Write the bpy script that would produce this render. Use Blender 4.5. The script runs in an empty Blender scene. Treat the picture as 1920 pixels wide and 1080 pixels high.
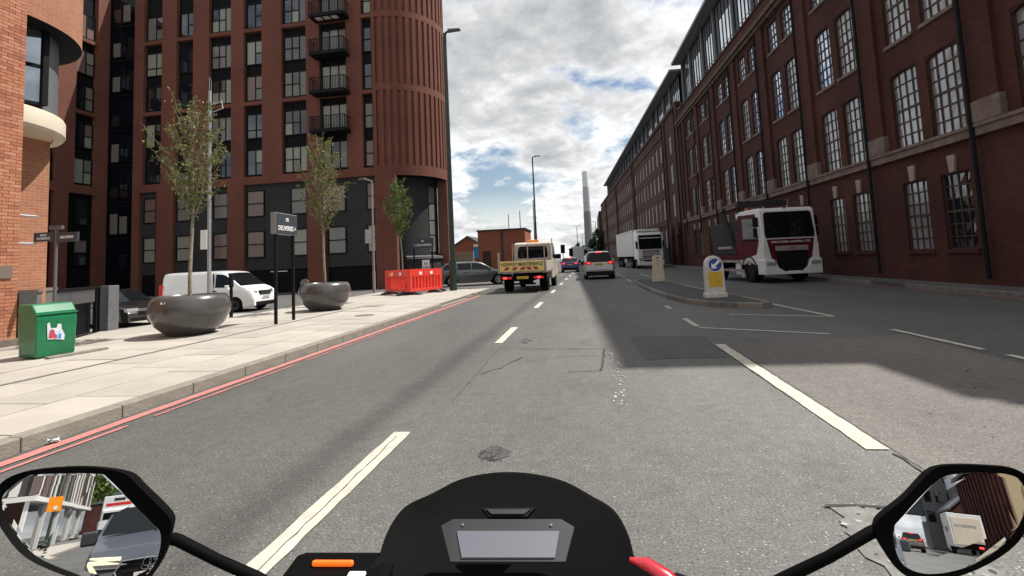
import bpy, bmesh, math, random
from mathutils import Vector, Matrix
R = random.Random(11)
PI = math.pi
sc = bpy.context.scene
COL = sc.collection

# ------------------------------------------------------------------ camera, sky, sun, exposure
CAM_H, YAW, PITCH, ROLL = 1.42, 0.15403, 0.08, 0.045
def cam_basis(yaw, pitch, roll):
    fw = Vector((-math.sin(yaw)*math.cos(pitch), math.cos(yaw)*math.cos(pitch), math.sin(pitch)))
    rt = Vector((math.cos(yaw), math.sin(yaw), 0)); up = rt.cross(fw)
    return rt*math.cos(roll)-up*math.sin(roll), up*math.cos(roll)+rt*math.sin(roll), fw
cr, cu, cf = cam_basis(YAW, PITCH, ROLL)
cd = bpy.data.cameras.new('camera'); cam = bpy.data.objects.new('camera', cd); COL.objects.link(cam)
cam.matrix_world = Matrix(((cr.x, cu.x, -cf.x, 0), (cr.y, cu.y, -cf.y, 0), (cr.z, cu.z, -cf.z, CAM_H), (0, 0, 0, 1)))
cd.sensor_fit = 'HORIZONTAL'; cd.sensor_width = 36; cd.lens = 36*920/1920; cd.shift_y = -(540-414.5)/1920
cd.clip_start = 0.05; cd.clip_end = 6000
sc.camera = cam
SUN_EL, SUN_AZ = math.radians(60), math.radians(27)          # azimuth counted from +X towards +Y
sun_dir = Vector((math.cos(SUN_EL)*math.cos(SUN_AZ), math.cos(SUN_EL)*math.sin(SUN_AZ), math.sin(SUN_EL)))
ld = bpy.data.lights.new('sun', 'SUN'); sun = bpy.data.objects.new('sun', ld); COL.objects.link(sun)
ld.energy = 4.7; ld.angle = math.radians(0.65); ld.color = (1, 0.955, 0.885)
sun.rotation_euler = (-sun_dir).to_track_quat('-Z', 'Y').to_euler(); sun.location = sun_dir*120
w = bpy.data.worlds.new('World'); sc.world = w; w.use_nodes = True
def build_world():
    nt = w.node_tree; nt.nodes.clear(); N = nt.nodes.new; L = nt.links.new
    out = N('ShaderNodeOutputWorld'); mix = N('ShaderNodeMixShader')
    sky = N('ShaderNodeTexSky'); sky.sky_type = 'NISHITA'; sky.sun_disc = False
    sky.sun_elevation = SUN_EL; sky.sun_rotation = PI/2-SUN_AZ; sky.air_density = 1.1; sky.dust_density = 1.2
    b1 = N('ShaderNodeBackground'); b1.inputs[1].default_value = 0.078; L(sky.outputs[0], b1.inputs[0])
    tc = N('ShaderNodeTexCoord'); sep = N('ShaderNodeSeparateXYZ'); L(tc.outputs['Generated'], sep.inputs[0])
    def M(op, a, b=None, c=None):
        n = N('ShaderNodeMath'); n.operation = op
        for k, x in enumerate((a, b, c)):
            if x is None: continue
            if isinstance(x, (int, float)): n.inputs[k].default_value = x
            else: L(x, n.inputs[k])
        return n.outputs[0]
    den = M('ADD', M('ABSOLUTE', sep.outputs[2]), 0.30)
    comb = N('ShaderNodeCombineXYZ'); L(M('DIVIDE', sep.outputs[0], den), comb.inputs[0]); L(M('DIVIDE', sep.outputs[1], den), comb.inputs[1])
    def noise(scale, detail, rough, off, dist=0.0):
        mp = N('ShaderNodeMapping'); mp.inputs['Location'].default_value = off; L(comb.outputs[0], mp.inputs[0])
        n = N('ShaderNodeTexNoise'); n.inputs['Scale'].default_value = scale; n.inputs['Detail'].default_value = detail
        n.inputs['Roughness'].default_value = rough; n.inputs['Distortion'].default_value = dist; L(mp.outputs[0], n.inputs['Vector'])
        return n.outputs['Fac']
    def ramp(fac, stops):
        r = N('ShaderNodeValToRGB'); L(fac, r.inputs[0]); e = r.color_ramp.elements
        while len(e) < len(stops): e.new(0.5)
        for k, (p, c) in enumerate(stops): e[k].position = p; e[k].color = c if len(c) == 4 else (*c, 1)
        return r.outputs[0]
    cov = noise(1.9, 11, 0.57, (2.2, 5.3, 0), 0.1)
    mask = ramp(cov, [(0.40, (0, 0, 0)), (0.465, (1, 1, 1))])
    mask = M('MAXIMUM', mask, M('SUBTRACT', 1.0, M('MULTIPLY', sep.outputs[2], 7.0)))
    shade_n = M('ADD', M('MULTIPLY', noise(1.7, 7, 0.52, (8.1, 4.4, 2.0), 0.2), 0.7), M('MULTIPLY', noise(6.0, 6, 0.6, (1.1, 9.4, 5.0), 0.3), 0.3))
    body = M('ADD', M('MULTIPLY', cov, 0.55), M('MULTIPLY', shade_n, 0.45))
    body = M('ADD', body, M('MULTIPLY', M('SUBTRACT', noise(11.0, 5, 0.6, (4.0, 2.0, 7.0), 0.4), 0.5), 0.16))
    colr = ramp(body, [(0.43, (1.38, 1.38, 1.37)), (0.48, (1.08, 1.09, 1.10)), (0.53, (0.78, 0.795, 0.81)), (0.62, (0.46, 0.48, 0.505))])
    b2 = N('ShaderNodeBackground'); b2.inputs[1].default_value = 0.60; L(colr, b2.inputs[0])
    L(mask, mix.inputs[0]); L(b1.outputs[0], mix.inputs[1]); L(b2.outputs[0], mix.inputs[2]); L(mix.outputs[0], out.inputs[0])
build_world()
sc.view_settings.view_transform = 'Standard'; sc.view_settings.look = 'None'; sc.view_settings.gamma = 1; sc.view_settings.exposure = 0.55
sc.view_settings.use_curve_mapping = False
sc.render.engine = 'CYCLES'; sc.cycles.max_bounces = 7; sc.cycles.glossy_bounces = 4; sc.cycles.use_denoising = True

# ------------------------------------------------------------------ materials
MATS = {}
def mat(name, col, rough=0.7, metal=0.0, col2=None, nscale=4.0, bump=0.0, bscale=40.0, spec=0.5, coat=0.0, emit=None, estr=0.0, trans=0.0, ior=None, detail=5, streak=0.0):
    m = bpy.data.materials.new(name); m.use_nodes = True; nt = m.node_tree; b = nt.nodes['Principled BSDF']
    N = nt.nodes.new; L = nt.links.new
    b.inputs['Base Color'].default_value = (*col, 1); b.inputs['Roughness'].default_value = rough; b.inputs['Metallic'].default_value = metal
    b.inputs['Specular IOR Level'].default_value = spec; b.inputs['Coat Weight'].default_value = coat; b.inputs['Coat Roughness'].default_value = 0.05
    if ior: b.inputs['IOR'].default_value = ior
    if trans: b.inputs['Transmission Weight'].default_value = trans
    if emit: b.inputs['Emission Color'].default_value = (*emit, 1); b.inputs['Emission Strength'].default_value = estr
    tc = N('ShaderNodeTexCoord')
    if col2 or streak:
        n = N('ShaderNodeTexNoise'); n.inputs['Scale'].default_value = nscale; n.inputs['Detail'].default_value = detail; n.inputs['Roughness'].default_value = 0.62
        src = tc.outputs['Object']
        if streak:
            mp = N('ShaderNodeMapping'); mp.inputs['Scale'].default_value = (1, 1, streak); L(src, mp.inputs[0]); src = mp.outputs[0]
        L(src, n.inputs['Vector'])
        r = N('ShaderNodeValToRGB'); L(n.outputs['Fac'], r.inputs[0]); e = r.color_ramp.elements
        e[0].position = 0.36; e[0].color = (*col, 1); e[1].position = 0.64; e[1].color = (*(col2 or col), 1); L(r.outputs[0], b.inputs['Base Color'])
    if bump:
        n2 = N('ShaderNodeTexNoise'); n2.inputs['Scale'].default_value = bscale; n2.inputs['Detail'].default_value = 4; L(tc.outputs['Object'], n2.inputs['Vector'])
        bp = N('ShaderNodeBump'); bp.inputs['Strength'].default_value = bump; bp.inputs['Distance'].default_value = 0.02
        L(n2.outputs['Fac'], bp.inputs['Height']); L(bp.outputs[0], b.inputs['Normal'])
    MATS[name] = m; return m
def brick_mat(name, c1, c2, mortar, bw=0.225, rh=0.075, ms=0.010, rough=0.9, bump=0.5, big=None, grime=0.25, gscale=0.35):
    m = bpy.data.materials.new(name); m.use_nodes = True; nt = m.node_tree; b = nt.nodes['Principled BSDF']; N = nt.nodes.new; L = nt.links.new
    tc = N('ShaderNodeTexCoord'); br = N('ShaderNodeTexBrick')
    L(tc.outputs['UV'], br.inputs['Vector']); br.inputs['Scale'].default_value = 1.0
    br.inputs['Brick Width'].default_value = bw; br.inputs['Row Height'].default_value = rh; br.inputs['Mortar Size'].default_value = ms/2
    br.inputs['Mortar Smooth'].default_value = 0.3; br.inputs['Bias'].default_value = -0.1
    br.inputs['Color1'].default_value = (*c1, 1); br.inputs['Color2'].default_value = (*c2, 1); br.inputs['Mortar'].default_value = (*mortar, 1)
    n = N('ShaderNodeTexNoise'); n.inputs['Scale'].default_value = gscale; n.inputs['Detail'].default_value = 7; n.inputs['Roughness'].default_value = 0.6; L(tc.outputs['Object'], n.inputs['Vector'])
    rp = N('ShaderNodeValToRGB'); L(n.outputs['Fac'], rp.inputs[0]); e = rp.color_ramp.elements
    e[0].position = 0.3; e[0].color = (1-grime,)*3+(1,); e[1].position = 0.7; e[1].color = (1+grime*0.45,)*3+(1,)
    mx = N('ShaderNodeMix'); mx.data_type = 'RGBA'; mx.blend_type = 'MULTIPLY'; mx.inputs[0].default_value = 1.0
    L(br.outputs['Color'], mx.inputs[6]); L(rp.outputs[0], mx.inputs[7]); L(mx.outputs[2], b.inputs['Base Color'])
    b.inputs['Roughness'].default_value = rough; b.inputs['Specular IOR Level'].default_value = 0.25
    if bump:
        bp = N('ShaderNodeBump'); bp.inputs['Strength'].default_value = bump; bp.inputs['Distance'].default_value = 0.01; bp.invert = True
        L(br.outputs['Fac'], bp.inputs['Height']); L(bp.outputs[0], b.inputs['Normal'])
    MATS[name] = m; return m
def asphalt_mat(name, dark, light, speck, bands=False, tint=None):
    m = bpy.data.materials.new(name); m.use_nodes = True; nt = m.node_tree; b = nt.nodes['Principled BSDF']; N = nt.nodes.new; L = nt.links.new
    tc = N('ShaderNodeTexCoord'); src = tc.outputs['Object']
    def noise(s, d, r=0.6, sc3=None):
        v = src
        if sc3: mp = N('ShaderNodeMapping'); mp.inputs['Scale'].default_value = sc3; L(src, mp.inputs[0]); v = mp.outputs[0]
        n = N('ShaderNodeTexNoise'); n.inputs['Scale'].default_value = s; n.inputs['Detail'].default_value = d; n.inputs['Roughness'].default_value = r; L(v, n.inputs['Vector']); return n.outputs['Fac']
    def ramp(f, a, ca, bb, cb):
        r = N('ShaderNodeValToRGB'); L(f, r.inputs[0]); e = r.color_ramp.elements; e[0].position = a; e[0].color = (*ca, 1); e[1].position = bb; e[1].color = (*cb, 1); return r.outputs[0]
    def mixc(f, a, bcol, mode='MIX'):
        x = N('ShaderNodeMix'); x.data_type = 'RGBA'; x.blend_type = mode
        if isinstance(f, float): x.inputs[0].default_value = f
        else: L(f, x.inputs[0])
        for k, q in ((6, a), (7, bcol)):
            if isinstance(q, tuple): x.inputs[k].default_value = (*q, 1)
            else: L(q, x.inputs[k])
        return x.outputs[2]
    base = ramp(noise(0.55, 6, 0.62, (1, 0.35, 1)), 0.32, dark, 0.68, light)
    base = mixc(1.0, base, ramp(noise(9, 5, 0.7), 0.3, (0.84,)*3, 0.7, (1.14,)*3), 'MULTIPLY')
    base = mixc(1.0, base, ramp(noise(1.7, 7, 0.65, (1, 0.6, 1)), 0.30, (0.80,)*3, 0.46, (1.0,)*3), 'MULTIPLY')
    fine = ramp(noise(64, 6, 0.8), 0.34, (0.30,)*3, 0.68, (1.75,)*3)
    base = mixc(0.85, base, fine, 'MULTIPLY')
    vo = N('ShaderNodeTexVoronoi'); vo.inputs['Scale'].default_value = 46; L(src, vo.inputs['Vector'])
    spm = ramp(vo.outputs['Distance'], 0.10, (1, 1, 1), 0.26, (0, 0, 0))
    sel = N('ShaderNodeSeparateColor'); L(vo.outputs['Color'], sel.inputs[0]); selr = ramp(sel.outputs[0], 0.52, (0, 0, 0), 0.80, (1, 1, 1))
    f = mixc(1.0, spm, selr, 'MULTIPLY'); base = mixc(f, base, speck)
    seld = ramp(sel.outputs[1], 0.52, (0, 0, 0), 0.75, (1, 1, 1)); base = mixc(mixc(1.0, spm, seld, 'MULTIPLY'), base, (dark[0]*0.35,)*3)
    if bands:   # worn wheel tracks and an oily joint between the lanes, running with the road
        sp = N('ShaderNodeSeparateXYZ'); L(src, sp.inputs[0])
        add = N('ShaderNodeMath'); add.operation = 'MULTIPLY_ADD'; L(noise(0.8, 4), add.inputs[0]); add.inputs[1].default_value = 0.10; L(sp.outputs[0], add.inputs[2])
        mr = N('ShaderNodeMapRange'); L(add.outputs[0], mr.inputs[0]); mr.inputs[1].default_value = -6; mr.inputs[2].default_value = 10
        r = N('ShaderNodeValToRGB'); L(mr.outputs[0], r.inputs[0]); e = r.color_ramp.elements
        def pos(x): return (x+6+0.05)/16
        stops = [(-4.8, 0.85), (-4.2, 0.95), (-3.0, 0.90), (-2.30, 0.92), (-2.10, 0.66), (-1.98, 0.66), (-1.80, 1.0), (-0.8, 1.12), (0.3, 1.2), (1.2, 1.42), (1.85, 1.42), (5.5, 1.0), (7.5, 0.9), (9.8, 0.85)]
        while len(e) < len(stops): e.new(0.5)
        for k, (x, v) in enumerate(stops): e[k].position = pos(x); e[k].color = (v, v, v, 1)
        base = mixc(1.0, base, r.outputs[0], 'MULTIPLY')
    L(base, b.inputs['Base Color']); b.inputs['Roughness'].default_value = 0.82; b.inputs['Specular IOR Level'].default_value = 0.35
    bp = N('ShaderNodeBump'); bp.inputs['Strength'].default_value = 0.55; bp.inputs['Distance'].default_value = 0.006; L(noise(110, 3), bp.inputs['Height']); L(bp.outputs[0], b.inputs['Normal'])
    MATS[name] = m; return m
def glass_mat(name, col, rough=0.03, spec=0.9, ior=1.6):
    return mat(name, col, rough=rough, spec=spec, ior=ior)
def leaf_mat(name, c1, c2, c3):
    m = bpy.data.materials.new(name); m.use_nodes = True; nt = m.node_tree; b = nt.nodes['Principled BSDF']; N = nt.nodes.new; L = nt.links.new
    g = N('ShaderNodeNewGeometry'); r = N('ShaderNodeValToRGB'); L(g.outputs['Random Per Island'], r.inputs[0]); e = r.color_ramp.elements
    e[0].position = 0.0; e[0].color = (*c1, 1); e[1].position = 1.0; e[1].color = (*c3, 1); x = e.new(0.6); x.color = (*c2, 1)
    L(r.outputs[0], b.inputs['Base Color']); b.inputs['Roughness'].default_value = 0.6
    b.inputs['Specular IOR Level'].default_value = 0.3
    t = N('ShaderNodeBsdfTranslucent'); L(r.outputs[0], t.inputs[0]); ms = N('ShaderNodeMixShader'); ms.inputs[0].default_value = 0.3
    L(b.outputs[0], ms.inputs[1]); L(t.outputs[0], ms.inputs[2]); L(ms.outputs[0], nt.nodes['Material Output'].inputs[0])
    MATS[name] = m; return m

asphalt_mat('asphalt', (0.080, 0.079, 0.075), (0.112, 0.110, 0.104), (0.33, 0.325, 0.31), bands=True)
asphalt_mat('asphalt_brown', (0.122, 0.112, 0.104), (0.155, 0.142, 0.131), (0.40, 0.37, 0.345))
asphalt_mat('asphalt_patch', (0.085, 0.084, 0.081), (0.108, 0.106, 0.102), (0.28, 0.275, 0.265))
asphalt_mat('asphalt_dark', (0.055, 0.055, 0.056), (0.072, 0.072, 0.072), (0.17, 0.17, 0.17))
asphalt_mat('asphalt_side', (0.085, 0.083, 0.08), (0.11, 0.107, 0.10), (0.25, 0.25, 0.24))
mat('tar', (0.018, 0.018, 0.018), 0.6)
mat('paint_white', (0.52, 0.50, 0.42), 0.75, col2=(0.38, 0.365, 0.31), nscale=9, bump=0.3, bscale=90, detail=8)
mat('paint_worn', (0.36, 0.35, 0.32), 0.8, col2=(0.22, 0.21, 0.20), nscale=14)
mat('paint_red', (0.50, 0.165, 0.15), 0.75, col2=(0.33, 0.15, 0.135), nscale=7, detail=8)
mat('paving', (0.385, 0.360, 0.320), 0.85, col2=(0.325, 0.302, 0.267), nscale=0.9, bump=0.25, bscale=60)
mat('paving_b', (0.36, 0.335, 0.298), 0.85, col2=(0.305, 0.284, 0.25), nscale=1.3, bump=0.25, bscale=60)
mat('paving_c', (0.405, 0.378, 0.335), 0.85, col2=(0.345, 0.32, 0.28), nscale=1.1, bump=0.25, bscale=60)
mat('joint', (0.16, 0.14, 0.115), 0.95)
mat('kerb_stone', (0.24, 0.22, 0.185), 0.9, col2=(0.18, 0.163, 0.138), nscale=5, bump=0.35, bscale=45)
mat('kerb_dark', (0.17, 0.165, 0.155), 0.9, col2=(0.12, 0.117, 0.11), nscale=5, bump=0.35, bscale=45)
brick_mat('paving_far', (0.375, 0.35, 0.31), (0.34, 0.317, 0.28), (0.22, 0.195, 0.16), bw=0.9, rh=0.6, ms=0.012, bump=0.15, grime=0.12)
brick_mat('brick_tower', (0.185, 0.070, 0.049), (0.148, 0.057, 0.041), (0.155, 0.082, 0.064), grime=0.28, gscale=0.22)
brick_mat('brick_orange', (0.40, 0.172, 0.10), (0.33, 0.135, 0.078), (0.42, 0.32, 0.235), grime=0.15)
brick_mat('brick_mill', (0.088, 0.031, 0.024), (0.060, 0.024, 0.020), (0.060, 0.037, 0.032), grime=0.42, gscale=0.28)
brick_mat('brick_mill_far', (0.085, 0.042, 0.033), (0.068, 0.034, 0.028), (0.072, 0.048, 0.040), grime=0.35, gscale=0.2)
brick_mat('brick_grey', (0.044, 0.044, 0.046), (0.034, 0.034, 0.036), (0.055, 0.055, 0.055), grime=0.2)
brick_mat('brick_plain', (0.36, 0.125, 0.07), (0.30, 0.10, 0.06), (0.30, 0.17, 0.12), grime=0.15)
mat('brick_a', (0.42, 0.17, 0.095), 0.9, col2=(0.35, 0.135, 0.075), nscale=9, bump=0.4, bscale=70)
mat('brick_b', (0.34, 0.125, 0.068), 0.9, col2=(0.27, 0.10, 0.056), nscale=9, bump=0.4, bscale=70)
mat('brick_c', (0.46, 0.21, 0.125), 0.9, col2=(0.39, 0.17, 0.10), nscale=9, bump=0.4, bscale=70)
mat('mortar', (0.42, 0.33, 0.245), 0.95, bump=0.3, bscale=80)
mat('stone', (0.20, 0.155, 0.132), 0.9, col2=(0.13, 0.098, 0.082), nscale=2.5, bump=0.4, bscale=20)
mat('stone_pale', (0.36, 0.30, 0.25), 0.9, col2=(0.26, 0.21, 0.175), nscale=3, bump=0.3, bscale=20)
mat('stone_dirty', (0.05, 0.036, 0.028), 0.95, col2=(0.15, 0.105, 0.07), nscale=3.2, bump=0.6, bscale=9, detail=8)
mat('granite', (0.13, 0.13, 0.135), 0.75, col2=(0.095, 0.095, 0.10), nscale=6, bump=0.2)
mat('cream', (0.58, 0.50, 0.40), 0.6, col2=(0.52, 0.445, 0.355), nscale=1.2)
mat('soffit', (0.62, 0.50, 0.36), 0.7)
mat('black_frame', (0.008, 0.008, 0.010), 0.6, spec=0.15)
mat('black_panel', (0.008, 0.008, 0.010), 0.7, spec=0.1)
mat('white_frame', (0.52, 0.52, 0.5), 0.5)
mat('dark_wood', (0.05, 0.03, 0.025), 0.6)
mat('zinc', (0.16, 0.165, 0.18), 0.5, 0.3)
mat('roof_dark', (0.05, 0.05, 0.055), 0.7)
glass_mat('glass_dark', (0.010, 0.012, 0.016))
glass_mat('glass_blind', (0.25, 0.26, 0.215), 0.08, 0.5, 1.5)
glass_mat('glass_curtain', (0.16, 0.155, 0.14), 0.08, 0.5, 1.5)
glass_mat('glass_warm', (0.17, 0.12, 0.10), 0.08, 0.5, 1.5)
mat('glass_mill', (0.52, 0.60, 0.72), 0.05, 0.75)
mat('glass_mill_b', (0.36, 0.38, 0.38), 0.16, 0.45)
mat('glass_pent', (0.62, 0.68, 0.74), 0.03, 0.85)
mat('glass_bay', (0.46, 0.52, 0.58), 0.03, 0.9)
glass_mat('glass_strip', (0.004, 0.005, 0.009), 0.05, 0.25, 1.35)
glass_mat('car_glass', (0.006, 0.008, 0.009), 0.03, 0.32, 1.42)
mat('galvanised', (0.42, 0.42, 0.43), 0.45, 0.6, col2=(0.34, 0.34, 0.35), nscale=8)
mat('post_grey', (0.13, 0.125, 0.12), 0.5, 0.2)
mat('broken', (0.12, 0.117, 0.11), 0.9, col2=(0.20, 0.196, 0.187), nscale=11, bump=0.9, bscale=14, detail=8)
mat('post_pink', (0.33, 0.25, 0.22), 0.5, 0.1)
mat('post_green', (0.016, 0.035, 0.028), 0.45)
mat('lamp_black', (0.010, 0.010, 0.012), 0.6, spec=0.15)
mat('sign_dark', (0.045, 0.052, 0.062), 0.4)
mat('sign_edge', (0.24, 0.25, 0.26), 0.45, 0.3)
mat('white', (0.78, 0.78, 0.76), 0.5)
mat('white_text', (0.82, 0.82, 0.82), 0.5)
mat('bin_green', (0.006, 0.155, 0.062), 0.32, coat=0.3, col2=(0.005, 0.125, 0.05), nscale=3)
mat('sticker_white', (0.66, 0.67, 0.69), 0.5, col2=(0.45, 0.5, 0.58), nscale=16)
mat('sticker_red', (0.55, 0.08, 0.08), 0.5, col2=(0.3, 0.05, 0.14), nscale=22)
mat('planter', (0.072, 0.067, 0.063), 0.28, coat=0.45, col2=(0.058, 0.055, 0.052), nscale=1.6)
mat('soil', (0.05, 0.035, 0.025), 0.95, bump=0.6, bscale=25)
mat('bark', (0.30, 0.26, 0.20), 0.85, col2=(0.16, 0.135, 0.10), nscale=14, bump=0.4)
mat('bark_dark', (0.06, 0.045, 0.035), 0.9)
leaf_mat('leaf_young', (0.085, 0.125, 0.032), (0.155, 0.185, 0.06), (0.24, 0.17, 0.085))
leaf_mat('leaf_fresh', (0.065, 0.12, 0.02), (0.11, 0.17, 0.035), (0.17, 0.19, 0.06))
leaf_mat('leaf_dark', (0.02, 0.04, 0.013), (0.035, 0.065, 0.02), (0.06, 0.09, 0.03))
mat('barrier_red', (0.78, 0.055, 0.035), 0.45, col2=(0.62, 0.045, 0.03), nscale=3)
mat('rubber', (0.035, 0.034, 0.033), 0.85, col2=(0.055, 0.052, 0.05), nscale=6)
mat('tyre', (0.009, 0.009, 0.009), 0.85, spec=0.15)
mat('alloy', (0.42, 0.42, 0.43), 0.35, 0.8)
mat('alloy_dark', (0.07, 0.07, 0.075), 0.4, 0.6)
mat('undercar', (0.006, 0.006, 0.007), 0.95, spec=0.05)
mat('plastic_black', (0.009, 0.009, 0.010), 0.6, spec=0.15)
mat('chrome', (0.6, 0.6, 0.62), 0.15, 1.0)
mat('car_white', (0.80, 0.80, 0.79), 0.35, coat=0.8)
mat('car_black', (0.008, 0.009, 0.012), 0.25, coat=1.0)
mat('car_grey', (0.075, 0.083, 0.088), 0.32, 0.5, coat=0.9)
mat('car_silver', (0.36, 0.345, 0.335), 0.35, 0.6, coat=0.8)
mat('car_blue', (0.012, 0.014, 0.13), 0.3, 0.2, coat=1.0)
mat('car_slate', (0.045, 0.050, 0.060), 0.35, 0.0, coat=0.4)
mat('car_bronze', (0.15, 0.13, 0.11), 0.35, 0.5, coat=0.8)
mat('truck_beige', (0.52, 0.46, 0.40), 0.5, col2=(0.42, 0.36, 0.31), nscale=3)
mat('truck_alloy', (0.42, 0.37, 0.33), 0.5, 0.3, col2=(0.30, 0.25, 0.22), nscale=5)
mat('truck_white', (0.70, 0.70, 0.70), 0.45, coat=0.3, col2=(0.62, 0.62, 0.62), nscale=2)
mat('truck_maroon', (0.085, 0.008, 0.018), 0.6, spec=0.15)
mat('trailer_white', (0.66, 0.66, 0.655), 0.5, col2=(0.58, 0.58, 0.57), nscale=1)
mat('steel_dark', (0.018, 0.020, 0.026), 0.6, 0.0, col2=(0.034, 0.031, 0.031), nscale=4, spec=0.2)
mat('plate_yellow', (0.75, 0.52, 0.04), 0.5)
mat('plate_white', (0.75, 0.75, 0.73), 0.5)
mat('sign_yellow', (0.74, 0.60, 0.16), 0.55, col2=(0.62, 0.52, 0.20), nscale=5)
mat('hazard_red', (0.34, 0.035, 0.03), 0.5)
mat('black_text', (0.012, 0.012, 0.012), 0.6)
mat('tail_red', (0.40, 0.012, 0.015), 0.25, emit=(1, 0.03, 0.03), estr=0.12)
mat('tail_lit', (0.7, 0.02, 0.02), 0.3, emit=(1, 0.06, 0.05), estr=1.3)
mat('head_lit', (0.6, 0.6, 0.45), 0.3, emit=(1, 0.98, 0.62), estr=0.5)
mat('headlamp', (0.35, 0.36, 0.37), 0.12, 0.3, coat=1.0)
mat('amber', (0.8, 0.25, 0.01), 0.35, emit=(1, 0.35, 0.02), estr=0.12)
mat('amber_off', (0.45, 0.13, 0.01), 0.35)
mat('bollard_white', (0.62, 0.61, 0.58), 0.5, col2=(0.50, 0.46, 0.38), nscale=5)
mat('bollard_cream', (0.60, 0.55, 0.42), 0.55, col2=(0.50, 0.44, 0.32), nscale=4)
mat('sign_blue', (0.012, 0.055, 0.26), 0.4)
mat('bollard_yellow', (0.72, 0.46, 0.025), 0.45, col2=(0.5, 0.3, 0.03), nscale=7)
mat('chimney_white', (0.62, 0.63, 0.64), 0.8)
mat('chimney_grey', (0.36, 0.37, 0.39), 0.8)
mat('chimney_low', (0.17, 0.17, 0.175), 0.85)
mat('hoarding', (0.33, 0.27, 0.20), 0.85, col2=(0.27, 0.22, 0.165), nscale=1)
mat('far_ground', (0.10, 0.098, 0.092), 0.95, col2=(0.13, 0.125, 0.115), nscale=0.05)
mat('bike_black', (0.0022, 0.0022, 0.0024), 0.7, spec=0.06)
mat('bike_body', (0.004, 0.004, 0.005), 0.5, spec=0.1)
mat('bike_red', (0.42, 0.012, 0.025), 0.3, coat=0.6)
mat('lcd', (0.085, 0.09, 0.108), 0.4, emit=(0.5, 0.52, 0.62), estr=0.04)
mat('bezel', (0.022, 0.025, 0.027), 0.4, spec=0.3)
mat('reflector_glow', (0.85, 0.12, 0.01), 0.3, emit=(1, 0.16, 0.01), estr=0.5)  # emission added so the handlebar reflector glows, though it is no lamp
mat('mirror_glass', (0.90, 0.91, 0.92), 0.0, 1.0)
mat('panel_white', (0.70, 0.69, 0.66), 0.6)
mat('panel_dark', (0.06, 0.05, 0.048), 0.6)
mat('panel_brown', (0.16, 0.12, 0.10), 0.6)
mat('panel_teal', (0.25, 0.42, 0.39), 0.6)
mat('office_blue', (0.02, 0.28, 0.62), 0.5)
mat('render_white', (0.62, 0.63, 0.66), 0.7)
mat('board_blue', (0.02, 0.04, 0.17), 0.5)
mat('tan', (0.40, 0.31, 0.19), 0.85)
mat('steel_bridge', (0.10, 0.13, 0.13), 0.7)

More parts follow.
